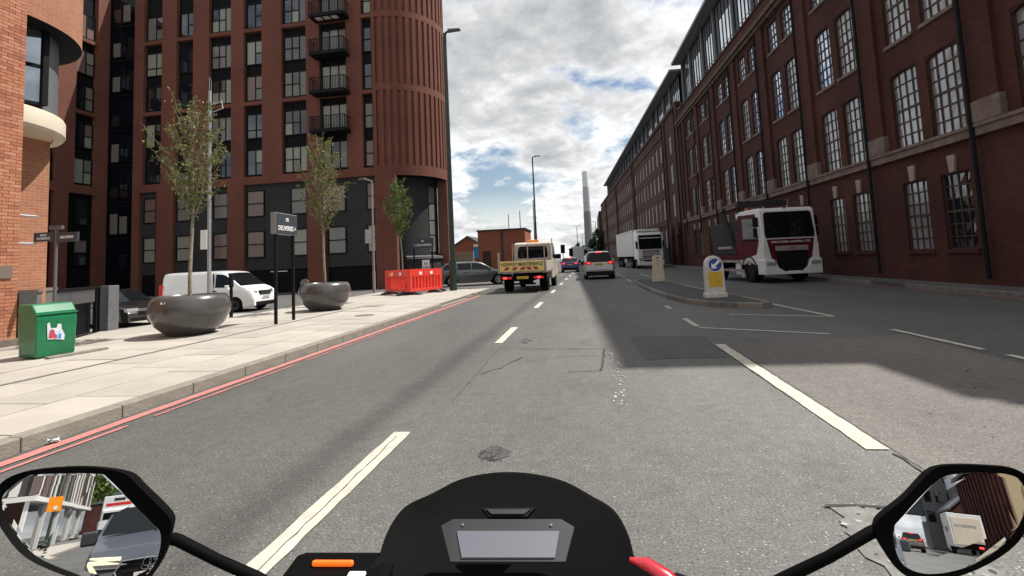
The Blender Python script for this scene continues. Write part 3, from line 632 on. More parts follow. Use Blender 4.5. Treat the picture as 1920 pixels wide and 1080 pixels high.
for a, b in pod: m.box(a+TX-0.05, b+TX+0.05, 0.41, 0.5, -0.55+TZ, 1.56+TZ)
m.obj('podium_void_shade', 'black_panel', tw)  # black sheets give the open ground-floor voids their darkness as colour
m = MB(); m.box(-40.4+TX, -16.96+TX, 0.5, 9.0, 0, TOP+TZ); m.box(-40.4+TX, -16.96+TX, 0.0, 9, TOP+TZ-0.001, TOP+TZ+0.3); m.obj('core', 'brick_tower', tw)
blind = ('glass_blind', 'glass_blind', 'glass_curtain', 'glass_dark', 'glass_dark', 'glass_warm')
hi = ('glass_dark', 'glass_blind', 'glass_dark')
two = [(0, 0.55, 0, 1), (0.55, 1, 0, 0.48), (0.55, 1, 0.48, 1)]
two_b = [(0, 0.58, 0.34, 1), (0.58, 1, 0.34, 1), (0, 0.58, 0, 0.34), (0.58, 1, 0, 0.34)]
three = [(0, 0.36, 0, 0.5), (0.36, 0.68, 0, 0.5), (0, 0.36, 0.5, 1), (0.36, 0.68, 0.5, 1), (0.68, 1, 0, 1)]
one = [(0, 1, 0, 0.5), (0, 1, 0.5, 1)]
door = [(0, 0.34, 0, 1), (0.36, 0.68, 0, 1), (0.70, 1, 0, 1)]
for k, (a, b, t) in cols_t.items():
    for li, (z0, z1) in enumerate(lv):
        for s, (wa, wb) in enumerate([(0.12, 2.42), (3.38, 5.62)]):
            if k == 'G': wa, wb = wa+0.05, wb+0.15
            if z0+wb > TOP-0.3: continue
            pal = blind if li < 2 else (hi if R.random() < 0.6 else blind)
            base = R.choice(pal)
            cells = {0: door, 1: one, 2: R.choice((two, two_b)), 3: three}[t]
            window(tw, (a+TX+0.06, 0.24, z0+wa+TZ), 0, b-a-0.12, wb-wa, cells, None, 'black_frame', lambda i: base if R.random() < 0.72 else R.choice(pal), bar=0.09, depth=0.1)
# podium windows
for a, b, pal in [(-39.4, -38.1, blind), (-36.05, -34.6, blind), (-32.4, -30.95, blind), (-29.15, -27.45, blind), (-25.0, -23.45, blind), (-21.6, -19.95, blind), (-18.1, -17.3, blind)]:
    for z0 in (2.62, 6.15):
        base = R.choice(('glass_blind', 'glass_curtain', 'glass_warm'))
        window(tw, (a+TX, 0.2, z0+TZ), 0, b-a, 2.3, one, None, 'black_frame', lambda i: base, bar=0.09, depth=0.12)
for x in (-30.4, -27.0, -26.2): m = MB(); m.box(x+TX, x+TX+0.75, 0.36, 0.41, 1.35+TZ, 1.42+TZ); m.obj('strip_light', 'white', tw)
# one casement pushed open
m = MB(); m.M = Matrix.Translation((-32.62+TX, 0.2, 17.55+TZ)) @ Matrix.Rotation(math.radians(-62), 4, 'Z')
for q in ((0, 0.7, 0, 0.06), (0, 0.7, 1.14, 1.2), (0, 0.06, 0.06, 1.14), (0.64, 0.7, 0.06, 1.14)): m.box(q[0], q[1], 0, 0.05, q[2], q[3])
m.obj('open_casement', 'white_frame', tw)
# balconies
bal_z = [9.65+3.32*i for i in range(1, 6)]
for i, z in enumerate(bal_z):
    bx0, bx1 = -22.35+TX, -19.25+TX; y0 = -1.15
    b = MB(); b.box(bx0, bx1, y0, 0.25, z+TZ-0.28, z+TZ); bo = b.obj('balcony', 'black_frame', tw)
    r = MB(); r.box(bx0, bx1, y0, y0+0.05, z+TZ+1.05, z+TZ+1.1); r.box(bx0, bx0+0.05, y0+0.05, 0, z+TZ+1.05, z+TZ+1.1); r.box(bx1-0.05, bx1, y0+0.05, 0, z+TZ+1.05, z+TZ+1.1)
    n = 22
    for k in range(n+1):
        x = bx0+0.01+(bx1-bx0-0.04)*k/n; r.box(x, x+0.045, y0+0.012, y0+0.036, z+TZ, z+TZ+1.05)
    for k in range(1, 8):
        yy = y0+0.14*k
        for x in (bx0+0.012, bx1-0.036): r.box(x, x+0.022, yy, yy+0.022, z+TZ, z+TZ+1.05)
    r.obj('railing', 'black_frame', bo)
    if i > 2:
        for k in range(3):
            p = MB(); p.box(bx0+0.45+k*0.72, bx0+0.98+k*0.72, y0+0.25, y0+0.75, z+TZ-0.30, z+TZ-0.275); p.obj('soffit_panel', 'panel_white', bo)
# round end
CX, CY, CR = -16.96+TX, 4.53, 4.53
def ucyl(rad): return lambda co, p: (math.atan2(co.y-CY, co.x-CX)*rad, co.z)
m = MB(); m.lathe([(CR-0.13, 8.9+TZ), (CR-0.13, TOP+TZ)], 64, (CX, CY, 0), -PI/2, PI/2); m.obj('drum', 'brick_tower', tw, smooth=40, uvf=ucyl(CR))
for z0, z1 in [(8.9, 9.8), (16.15, 16.75), (22.6, 23.15), (27.7, 28.5)]:
    m = MB(); m.lathe([(CR-0.26, z0+TZ), (CR, z0+TZ), (CR, z1+TZ), (CR-0.26, z1+TZ)], 64, (CX, CY, 0), -PI/2, PI/2); m.obj('ring_band', 'brick_tower', tw, smooth=40, uvf=ucyl(CR))
m = MB(); m.box(CR-0.25, CR-0.003, -0.165, 0.165, 0, 5.85); ribm = m.mesh('rib', 'brick_tower')
for lvl, z0 in enumerate((9.8, 16.75, 23.15)):
    nr = 24
    for k in range(nr):
        a = -PI/2+0.10+(PI-0.2)*k/(nr-1)
        o = link('rib', ribm, tw, (CX, CY, z0+TZ-0.001), a); o.scale = (1, 1, (6.352 if lvl == 0 else 5.852 if lvl == 1 else 4.56)/5.85)
m = MB(); m.box(CX-0.01, CX+0.3, 0, 0.4, 0, 8.9+TZ); m.box(CX-1.9+1.9, CX+1.5, 0.02, 0.5, 0, 8.9+TZ); m.obj('corner_pier', 'brick_tower', tw)
m = MB(); m.lathe([(3.45, 0), (3.45, 8.9+TZ)], 40, (CX, CY, 0), -PI/2+0.35, PI/2); m.obj('curved_podium_wall', 'brick_grey', tw, smooth=40, uvf=ucyl(3.4))
m = MB(); m.lathe([(0, 8.9+TZ), (CR-0.02, 8.9+TZ), (CR-0.02, 8.88+TZ)], 40, (CX, CY, 0), -PI/2, PI/2); m.obj('soffit', 'black_panel', tw)
m = MB(); m.lathe([(3.4, 1.9+TZ), (4.05, 1.9+TZ), (4.05, 2.1+TZ), (3.4, 2.2+TZ)], 40, (CX, CY, 0), -PI/2+0.5, PI/2); m.obj('stone_ledge', 'granite', tw, smooth=30)
m = MB(); m.lathe([(3.9, -0.1), (3.9, 1.9+TZ)], 40, (CX, CY, 0), -PI/2+0.5, PI/2); m.obj('plinth', 'brick_grey', tw, smooth=40, uvf=ucyl(3.9))
for a0, a1 in ((0.0, 0.3),):
    m = MB(); m.lathe([(CR-1.1, 0), (CR-0.02, 0), (CR-0.02, 8.9+TZ)], 5, (CX, CY, 0), a0, a1); m.lathe([(CR-0.02, 8.9+TZ), (CR-1.1, 8.9+TZ), (CR-1.1, 0)], 5, (CX, CY, 0), a0, a1)
    for a in (a0, a1):
        c, s = math.cos(a), math.sin(a); m.quad((CX+(CR-0.9)*c, CY+(CR-0.9)*s, 0), (CX+CR*c, CY+CR*s, 0), (CX+CR*c, CY+CR*s, 8.9+TZ), (CX+(CR-0.9)*c, CY+(CR-0.9)*s, 8.9+TZ))
    m.obj('round_pier', 'brick_tower', tw, uvf=ucyl(CR))
for z0, z1 in [(2.5, 3.9), (4.0, 5.2), (5.3, 6.7), (6.8, 8.2)]:
    m = MB(); m.lathe([(3.5, z0+TZ), (3.5, z1+TZ)], 4, (CX, CY, 0), -0.38, -0.14); m.obj('pane', 'glass_curtain', tw)
# inner corner: dark glazed stair strip and the side wing facing the street
m = MB(); m.box(-43.5+TX, -40.35+TX, 0.35, 0.8, 0, TOP+TZ); so = m.obj('stair_strip', 'glass_strip', tw)
for z in [1.6+3.32*i for i in range(8)]:
    f = MB(); f.box(-43.4+TX, -40.45+TX, 0.28, 0.35, z+TZ, z+TZ+0.10); f.obj('transom', 'black_frame', so)
    for x in (-43.0, -42.0):
        p = MB(); p.box(x+TX, x+TX+0.75, 0.31, 0.349, z+TZ+0.5, z+TZ+0.5+R.uniform(0.9, 1.9))
        if R.random() < 0.7: p.obj('pane', R.choice(('glass_curtain', 'glass_dark')), so)
WX = -43.42+TX
wops = []
for ya, yb in ((35.4, 37.2), (32.2, 33.9), (28.6, 30.4)):
    for z0, z1 in lv: wops.append((ya+TY, yb+TY, z0, z1))
wops += [(32.0+TY, 33.9+TY, 0.2, 8.9), (35.0+TY, 37.3+TY, 0.2, 8.9), (28.4+TY, 30.6+TY, 0.2, 8.9)]
wl = wall_mb((WX, 0, TZ), (0, 1, 0), (1, 0, 0), 24+TY, 38.35+TY, -0.55, TOP, wops, 0.42); wl.obj('wing_wall', 'brick_tower', tw)
m = MB(); m.box(WX-9, WX-0.4, 24+TY, 38.4+TY, 0, TOP+TZ); m.obj('wing_core', 'black_panel', tw)
for ya, yb in ((35.4, 37.2), (32.2, 33.9), (28.6, 30.4)):
    for z0, z1 in lv:
        for wa, wb in [(0.12, 2.42), (3.38, 5.62)]:
            if z0+wb > TOP-0.3: continue
            window(tw, (WX-0.24, ya+TY+0.06, z0+wa+TZ), PI/2, yb-ya-0.12, wb-wa, two, None, 'black_frame', pick(*blind), bar=0.09, depth=0.1)
    for z0 in (2.62, 6.15): window(tw, (WX-0.24, ya+TY+0.3, z0+TZ), PI/2, 1.2, 2.3, one, None, 'black_frame', pick('glass_curtain', 'glass_dark'), bar=0.09, depth=0.1)
# ------------------------------------------------------------------ orange brick corner building with the round bay
ob = thing('corner_building', 'sunlit orange brick corner building with round cantilevered bay window', 'building', (-11.9, 8.62, 0.1))
def OL(x, y, z): return (x+11.9, y-8.62, z-0.1)
BY0, BY1 = 6.82, 8.62
m = MB(); m.box(-8, 0, -22, BY0-8.62, -0.1, 14); m.obj('wall', 'brick_orange', ob)
m = MB(); m.box(-1.0, -0.012, BY0-8.62-0.001, -0.004, -0.1, 14); m.obj('mortar_bed', 'mortar', ob)
bw, bh, bd = 0.215, 0.065, 0.1025
bricks = []
for w_ in (0.215, 0.1025, 0.158):
    for mm in ('brick_a', 'brick_b', 'brick_c'):
        q = MB(); q.box(-0.09, 0.0, 0, w_, 0, bh); bricks.append((w_, mm, q.mesh('brick', mm)))
def course(zi):
    y = BY1-8.62; z = 0.02+zi*0.075; res = []; first = 0.1025 if zi % 2 else 0.215
    while y-first > BY0-8.62-0.06:
        res.append((y-first, z, first)); y -= first+0.01; first = 0.215
    return res
cnt = 0; restb = MB()
for zi in range(122):
    for (y, z, w_) in course(zi):
        mm = R.choices(('brick_a', 'brick_b', 'brick_c'), (5, 2.2, 3))[0]; px = R.uniform(0, 0.004)
        if cnt < 300 and zi >= 2:
            me = [b[2] for b in bricks if b[0] == w_ and b[1] == mm][0]; link('brick', me, ob, (px, y, z)); cnt += 1
        else: restb.box(-0.09, px, y, y+w_, z, z+bh, ('brick_a', 'brick_b', 'brick_c').index(mm))
o = restb.obj('upper_brickwork', ['brick_a', 'brick_b', 'brick_c'], ob); o['kind'] = 'stuff'
m = MB(); m.box(-0.3, 0.05, -2.0, 0.03, -0.02, 0.17); m.obj('plinth_stone', 'stone', ob, bevel=0.01)
BC = OL(-14.25, 8.85, 0); bcx, bcy = BC[0], BC[1]
def ub(rad): return lambda co, p: (math.atan2(co.y-bcy, co.x-bcx)*rad, co.z)
A0, A1 = -PI*0.62, PI*0.9
m = MB(); m.lathe([(0.0, 4.97), (1.72, 4.97)], 48, BC, A0, A1); m.obj('bay_soffit', 'soffit', ob)
m = MB(); m.lathe([(1.72, 4.97), (1.74, 4.93), (1.92, 4.93), (1.97, 5.0), (1.97, 5.34), (1.94, 5.40), (1.7, 5.42)], 48, BC, A0, A1); m.obj('bay_band', 'cream', ob, smooth=30)
m = MB(); m.lathe([(1.80, 5.40), (1.80, 7.35)], 40, BC, 0.35, A1); m.obj('metal_cladding', 'zinc', ob, smooth=40)
m = MB()
pa, pb = -1.1, 0.35
chord = [(bcx+1.86*math.cos(a), bcy+1.86*math.sin(a)) for a in (pa, pb)]
gq = [(pa, (pa+pb)/2-0.02), ((pa+pb)/2+0.02, pb)]
(x0, y0), (x1, y1) = chord
def cp(t, z, d=0.0):
    n = Vector((y1-y0, -(x1-x0), 0)).normalized(); return (x0+(x1-x0)*t-n.x*d, y0+(y1-y0)*t-n.y*d, z)
for (t0, t1) in ((0.0, 0.36), (0.39, 0.97)):
    for (z0, z1) in ((5.5, 6.32), (6.42, 7.3)):
        q = MB(); q.quad(cp(t0, z0), cp(t1, z0), cp(t1, z1), cp(t0, z1)); q.obj('bay_pane', 'glass_bay', ob)
f = MB(); f.tube([cp(0, 6.37), cp(1, 6.37)], 0.055, 4); f.tube([cp(0.985, 5.45), cp(0.985, 7.35)], 0.09, 4); f.tube([cp(0.375, 5.45), cp(0.375, 7.35)], 0.06, 4); f.tube([cp(0, 5.47), cp(1, 5.47)], 0.05, 4); f.obj('bay_mullion', 'black_frame', ob)
m = MB(); m.lathe([(0.5, 7.34), (2.24, 7.34)], 48, BC, A0, A1); m.obj('bay_head', 'black_panel', ob)
m = MB(); m.lathe([(2.24, 7.34), (2.24, 14.0)], 48, BC, A0, A1); m.obj('drum_wall', 'brick_orange', ob, smooth=40, uvf=ub(2.24))
p = OL(-14.6, 9.6, 0); m = MB(); m.box(p[0], p[0]+1.1, p[1], p[1]+0.8, -0.3, 5.0); m.obj('pier', 'brick_orange', ob)
m = MB(); m.box(-3.6, -2.2, -0.5, 0.9, -0.3, 5.0); m.obj('entrance_wall', 'panel_dark', ob)
for z in (2.15, 2.75): m = MB(); m.cyl((-0.05, 0.0, z), (-0.05, 0.35, z), 0.025); m.obj('rail', 'galvanised', ob)
m = MB(); m.box(0.0, 0.03, -0.42, -0.12, 1.42, 1.68); m.obj('wall_vent', 'panel_brown', ob)
# low granite wall and slatted bin store behind the litter bin
def wall_seg(a, b, z0, z1, th):
    d = Vector((b[0]-a[0], b[1]-a[1], 0)); L_ = d.length; ang = math.atan2(d.y, d.x)
    q = MB(); q.box(0, L_, -th/2, th/2, z0, z1); return q, (a[0], a[1], 0), ang
lw = thing('granite_wall', 'low grey granite wall between orange building and slatted gate', 'wall', (-13.15, 9.75, 0))
q, l, a = wall_seg((0, 0), (-2.0, 2.0), -0.4, 1.17, 0.3); q.obj('wall_body', 'granite', lw, rz=a)
q, l, a = wall_seg((0.02, -0.02), (-2.02, 2.02), 1.17, 1.24, 0.36); q.obj('coping', 'stone', lw, rz=a)
A_, B_ = Vector((-15.3, 11.85, 0)), Vector((-16.95, 14.75, 0)); d_ = B_-A_; gl = d_.length; ga = math.atan2(d_.y, d_.x)
bs = thing('bin_store_gate', 'black slatted metal gate screen behind the green litter bin', 'gate', (A_.x, A_.y, -0.42), ga)
m = MB(); m.box(0, gl, -0.04, 0.04, 1.52, 1.60); m.box(0, gl, -0.04, 0.04, 0.0, 0.06); m.obj('rail', 'black_frame', bs)
m = MB(); m.box(0, gl, 0.22, 0.25, 0.0, 1.5); m.obj('backing', 'black_panel', bs)
m = MB(); m.M = Matrix.Rotation(0.5, 4, 'Z'); m.box(-0.012, 0.012, -0.05, 0.05, 0.06, 1.52); m = MB(); m.M = Matrix.Rotation(0.5, 4, 'Z'); m.box(-0.012, 0.012, -0.032, 0.032, 0.0, 0.42); slm2 = m.mesh('slat', 'granite')
for k in range(18): link('slat', slm2, bs, (0.1+k*(gl-0.42)/17.5, 0, 1.08))
for x in (0.0, gl-0.06, gl-0.3): m = MB(); m.box(x, x+0.07, -0.05, 0.05, 0, 1.58); m.obj('post', 'black_frame', bs)
m = MB(); m.box(-0.2, 0.2, -0.2, 0.2, 0, 1.62); gpil = m.obj('stone_pillar', 'granite', None, bevel=0.012, loc=(-16.98, 15.15, -0.45)); tag(gpil, 'square grey stone pillar at the end of slatted gate by black car', 'pillar')
# ------------------------------------------------------------------ brick mill along the right
ML = thing('brick_mill', 'long dark red brick mill with paired sash windows and glazed roof storey', 'building', (11.5, 9.2, 0.1), 0.042)
MY = lambda y: y-9.2
bays = [10.4+4.9*k for k in range(9)]      # 10.4 .. 49.6
rows = [(1.05, 3.40, 0.0), (4.62, 7.32, 0.12), (8.42, 11.05, 0.13), (12.3, 13.9, 0.0)]
ops = []
for b in bays[:-1]:
    for c in (1.57, 3.35):
        for z0, z1, ar in rows:
            hw = 0.66 if z0 > 4 else 0.58
            ops.append((MY(b+c)-hw, MY(b+c)+hw, z0, z1, ar))
wl = wall_mb((0, 0, 0), (0, 1, 0), (-1, 0, 0), 0, MY(52), 0, 14.2, ops, 0.22); wl.obj('street_wall', 'brick_mill', ML)
m = MB(); m.box(0.45, 16, 0.02, MY(51.5), 0, 15.4); m.obj('core', 'brick_mill', ML)
m = MB(); m.box(0, 16.3, -0.25, 0.0, 0, 15.55); m.obj('gable_wall', 'brick_mill', ML)
m = MB(); m.box(0.43, 0.449, 0.1, MY(51.9), 0.2, 14.1); m.obj('interior_dark', 'black_panel', ML)
def pane_mill(row):
    def f(i):
        if row == 0: return R.choice(('glass_mill_b', 'glass_dark', 'glass_mill_b'))
        if row == 1: return R.choice(('glass_mill_b', 'glass_mill_b', 'glass_mill'))
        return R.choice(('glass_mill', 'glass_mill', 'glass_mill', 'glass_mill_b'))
    return f
for b in bays[:-1]:
    for c in (1.57, 3.35):
        for ri, (z0, z1, ar) in enumerate(rows):
            hw = 0.66 if z0 > 4 else 0.58
            vs = [0, 0.25, 0.5, 0.75, 1]; hs = [k/6 for k in range(7)] if ri < 3 else [0, 0.25, 0.5, 0.75, 1]
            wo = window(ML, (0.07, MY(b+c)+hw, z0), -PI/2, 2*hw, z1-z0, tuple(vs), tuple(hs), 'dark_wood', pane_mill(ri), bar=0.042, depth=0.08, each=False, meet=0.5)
            s = MB(); s.box(-0.06, 0.1, MY(b+c)-hw-0.08, MY(b+c)+hw+0.08, z0-0.12, z0); s.obj('sill', 'stone' if ri else 'brick_mill', ML)
            if ri == 0:
                s = MB(); s.prism([(-0.10, 0), (0.10, 0), (0.15, 0.52), (-0.15, 0.52)], -0.07, 0.01, 'x'); s.obj('keystone', 'stone_pale', ML, loc=(0, MY(b+c), 3.42))
for b in bays:       # piers, pier blocks and drainpipes
    m = MB(); m.box(-0.13, 0.02, MY(b)-0.42, MY(b)+0.42, 4.6, 14.2); m.obj('pier', 'brick_mill', ML)
    m = MB(); m.box(-0.19, 0.02, MY(b)-0.5, MY(b)+0.5, 4.62, 5.25); m.obj('pier_block', 'stone', ML, bevel=0.03)
    m = MB(); m.cyl((-0.2, MY(b)+0.5, 0.2 if b < 30 else 3), (-0.2, MY(b)+0.5, 14), 0.06, n=8); m.obj('drainpipe', 'lamp_black', ML)
m = MB(); m.box(-0.14, 0.0, 0, MY(52), 4.28, 4.60); m.box(-0.19, 0, 0, MY(52), 4.52, 4.62); m.obj('string_course', 'stone', ML)
m = MB(); m.box(-0.06, 0.0, 0, MY(52), 0, 0.55); m.obj('plinth', 'brick_mill', ML)
m = MB()
for x, z0, z1 in ((-0.22, 14.2, 14.42), (-0.36, 14.42, 14.62), (-0.28, 14.62, 14.75)): m.box(x, 0.05, 0, MY(52), z0, z1)
m.obj('cornice', 'stone_dirty', ML)
m = MB(); m.box(-0.05, 0.4, 0, MY(52), 14.75, 15.55); m.box(-0.12, 0.45, 0, MY(52), 15.55, 15.68); m.obj('parapet', 'brick_mill', ML)
def penthouse(P, y0, y1, z0, z1, over, gap_every):
    m = MB(); m.box(-over, 12, y0-0.6, y1+0.6, z1, z1+0.26); m.obj('penthouse_roof', 'zinc', P)
    m = MB(); m.box(0.95, 11, y0, y1, z0-0.3, z1); m.obj('penthouse_core', 'black_panel', P)
    m = MB(); m.box(0.72, 0.95, y0, y1, z0-0.3, z0+0.25); m.obj('penthouse_kerb', 'zinc', P)
    y = y0; k = 0
    while y < y1-0.5:
        wd = 4.3 if k % 2 == 0 else 3.6
        ye = min(y+wd, y1)
        n = 5
        wd_ = (ye-y-0.35)
        window(P, (0.82, ye-0.1, z0+0.25), -PI/2, wd_, z1-z0-0.3, tuple(j/n for j in range(n+1)), (0, 1), 'black_frame', pick('glass_pent'), bar=0.07, depth=0.1, name='penthouse_window')
        m = MB(); m.box(0.66, 0.9, ye-0.08, ye+0.14, z0, z1); m.obj('fin', 'zinc', P)
        y += wd; k += 1
    m = MB()
    for k in range(int((y1-y0)/1.4)+1): m.cyl((0.35, y0+k*1.4, z0-0.4), (0.35, y0+k*1.4, z0+0.55), 0.02, n=6)
    m.tube([(0.35, y0, z0+0.55), (0.35, y1, z0+0.55)], 0.025, 6); m.obj('terrace_rail', 'post_grey', P)
penthouse(ML, MY(12.6), MY(51.6), 15.9, 20.9, 0.18, 3)
# ------------------------------------------------------------------ further mill wing, turned with the street
fa = math.atan2(1, -0.056)-PI/2
MF = thing('mill_wing', 'far wing of brick mill with rows of narrow arched windows', 'building', (9.72, 51.9, 0.1), fa)
FL = 100
frow = [(1.5, 4.35), (5.35, 8.0), (9.0, 11.4), (12.3, 14.6)]
fcols = [9.3+2.62*k+(1.3 if k >= 9 else 0)+(1.3 if k >= 18 else 0) for k in range(33)]
ops = [(c-0.48, c+0.48, z0, z1, 0.36) for c in fcols if c < FL-2 for z0, z1 in frow]
ops += [(3.6, 4.6, z0, z1, 0.4) for z0, z1 in frow[1:]]
wl = wall_mb((0, 0, 0), (0, 1, 0), (-1, 0, 0), 0, FL, 0, 16.6, ops, 0.2); wl.obj('street_wall', 'brick_mill_far', MF)
m = MB(); m.box(0.42, 14, 0.02, FL, 0, 16.5); m.obj('core', 'brick_mill_far', MF)
m = MB(); m.box(0.40, 0.418, 0.1, FL-0.1, 0.2, 16); m.obj('interior_dark', 'black_panel', MF)
for c in [x for x in fcols if x < FL-2]+[4.1]:
    for z0, z1 in (frow if c > 5 else frow[1:]):
        window(MF, (0.05, c+0.48, z0), -PI/2, 0.96, z1-z0, (0, 0.5, 1), (0, 0.25, 0.5, 0.75, 1), 'white_frame', pick('glass_pent', 'glass_mill', 'glass_mill_b', 'glass_dark'), bar=0.05, depth=0.08, each=False)
for y in (0.3, 6.6, 31.7, 57, 82): m = MB(); m.box(-0.16, 0.02, y-0.35, y+0.35, 0, 16.6); m.obj('pier', 'brick_mill_far', MF); m = MB(); m.cyl((-0.22, y+0.45, 0.3), (-0.22, y+0.45, 16.4), 0.07, n=8); m.obj('drainpipe', 'lamp_black', MF)
m = MB(); m.box(-0.10, 0.02, 6.8, FL, 4.6, 4.85); m.box(-0.10, 0.02, 6.8, FL, 15.2, 15.45); m.obj('string_course', 'brick_mill_far', MF)
m = MB(); m.box(-0.16, 0.4, 0, FL, 16.6, 17.0); m.obj('parapet', 'brick_mill', MF)
for y in (2.2, 5.2):
    m = MB(); m.box(-0.35, 0.02, y, y+0.9, 0, 3.2); m.prism([(y-0.3, 3.2), (y+1.2, 3.2), (y+1.15, 4.1), (y+0.45, 4.7), (y-0.25, 4.1)], -0.3, 0.02, 'x'); m.obj('porch_column', 'brick_mill', MF, bevel=0.05)
m = MB(); m.box(-0.05, 0.3, 7, 22, 0, 2.0); m.obj('dark_railing', 'black_panel', MF)
penthouse(MF, 1.5, 84, 17.1, 20.5, 0.3, 3)
m = MB(); m.box(8.0, 30, 154, 190, 0, 17); m.prism([(8, 17), (30, 17), (19, 21)], 154, 190, 'y'); m.box(3.4, 15, 154.5, 190, 0, 15.5); tag(m.obj('end_block', 'brick_mill_far'), 'brown brick block closing the street past the mill wing', 'building')
# ------------------------------------------------------------------ small red brick building and its neighbours beyond the junction
lb = thing('brick_substation', 'plain low red brick building with flat roof beyond the side road', 'building', (-13.75, 60, 0.1))
wl = wall_mb((0, 0, 0), (1, 0, 0), (0, -1, 0), 0, 5.95, 0, 5.1, [(0.55, 1.6, 0.0, 2.6)], 0.15); wl.obj('front_wall', 'brick_plain', lb)
m = MB(); m.box(0.01, 5.95, 0.15, 6.4, 0, 5.1); m.obj('side_walls', 'brick_plain', lb)
m = MB(); m.box(0.55, 1.6, 0.1, 0.149, 0, 2.6); m.obj('door', 'dark_wood', lb)
m = MB(); m.box(2.9, 3.25, -0.03, 0.01, 0, 5.1); m.obj('expansion_strip', 'panel_dark', lb)
m = MB(); m.box(-0.12, 6.07, -0.12, 6.5, 5.1, 5.28); m.obj('roof_edge', 'roof_dark', lb)
for x in (3.6, 5.1): m = MB(); m.cyl((x, 2.5, 5.2), (x, 2.5, 6.6+0.2*x), 0.05); m.obj('roof_pipe', 'post_grey', lb)
m = MB(); m.box(-22, -13.8, 57.5, 57.8, -0.4, 2.7)
for k in range(9): m.box(-22+k, -21.93+k, 57.45, 57.5, -0.4, 2.72)
tag(m.obj('hoarding_fence', 'hoarding'), 'pale brown site hoarding left of small brick building', 'fence')
gh = thing('gabled_house', 'distant orange brick gabled house behind pale hoarding', 'house', (-17.6, 70, -0.3))
m = MB(); m.prism([(-3, 0), (3, 0), (3, 3.6), (0, 5.4), (-3, 3.6)], 0, 6, 'y'); m.obj('wall', 'brick_plain', gh)
m = MB(); m.prism([(-3.2, 3.45), (0, 5.4), (3.2, 3.45), (3.2, 3.65), (0, 5.62), (-3.2, 3.65)], -0.2, 6.2, 'y'); m.obj('roof', 'roof_dark', gh)
m = MB(); m.box(0.9, 3.1, -0.3, -0.02, 2.2, 3.9); m.obj('blue_sheeting', 'office_blue', gh); m = MB(); m.box(1.0, 3.2, -0.5, -0.31, 3.9, 4.3); m.obj('white_sheeting', 'white', gh)
# chimney
ch = thing('chimney_stack', 'tall slender chimney with white top banded in greys', 'chimney', (-0.3, 350, -0.5))
zc = [0, 34, 51.5, 62.5]; rc = [2.95, 2.5, 2.25, 2.1]
for k, mm in enumerate(('chimney_low', 'chimney_grey', 'chimney_white')):
    m = MB(); m.cyl((0, 0, zc[k]), (0, 0, zc[k+1]), rc[k], rc[k+1], 24); m.obj(('lower_shaft', 'middle_shaft', 'top_shaft')[k], mm, ch, smooth=40)
# ------------------------------------------------------------------ vehicles (local: +Y forward, X right, origin on the ground)
WM = {}
def wheel(parent, x, y, r, wd, rim='alloy', spokes=5):
    s = 1 if x > 0 else -1
    k = (r, wd, rim, spokes, s)
    if k not in WM:
        t = MB(); h = wd/2; t.lathe([(r*0.62, -h), (r*0.93, -h), (r, -h*0.7), (r, h*0.7), (r*0.93, h), (r*0.62, h)], 28, axis='x')
        f = MB(); xo = s*h*0.72
        f.lathe([(0.001, xo), (r*0.16, xo), (r*0.18, xo-s*0.02)], 16, axis='x')
        f.lathe([(r*0.53, xo), (r*0.62, xo+s*0.012), (r*0.62, -xo*0.2)], 28, axis='x')
        for i in range(spokes):
            a = 2*PI*i/spokes; f.M = Matrix.Rotation(a, 4, 'X'); f.add([(xo, -0.05*r/0.33, r*0.1), (xo, 0.05*r/0.33, r*0.1), (xo, 0.032*r/0.33, r*0.57), (xo, -0.032*r/0.33, r*0.57)], [(0, 1, 2, 3)])
        f.M = None; d = MB(); d.lathe([(0.001, xo-s*0.05), (r*0.6, xo-s*0.05)], 20, axis='x')
        WM[k] = (t.mesh('wheel', 'tyre', 40), f.mesh('rim', rim, 40), d.mesh('brake_disc', 'undercar'))
    t, f, d = WM[k]
    o = link('wheel', t, parent, (x, y, r)); link('rim', f, o); link('brake_disc', d, o); return o
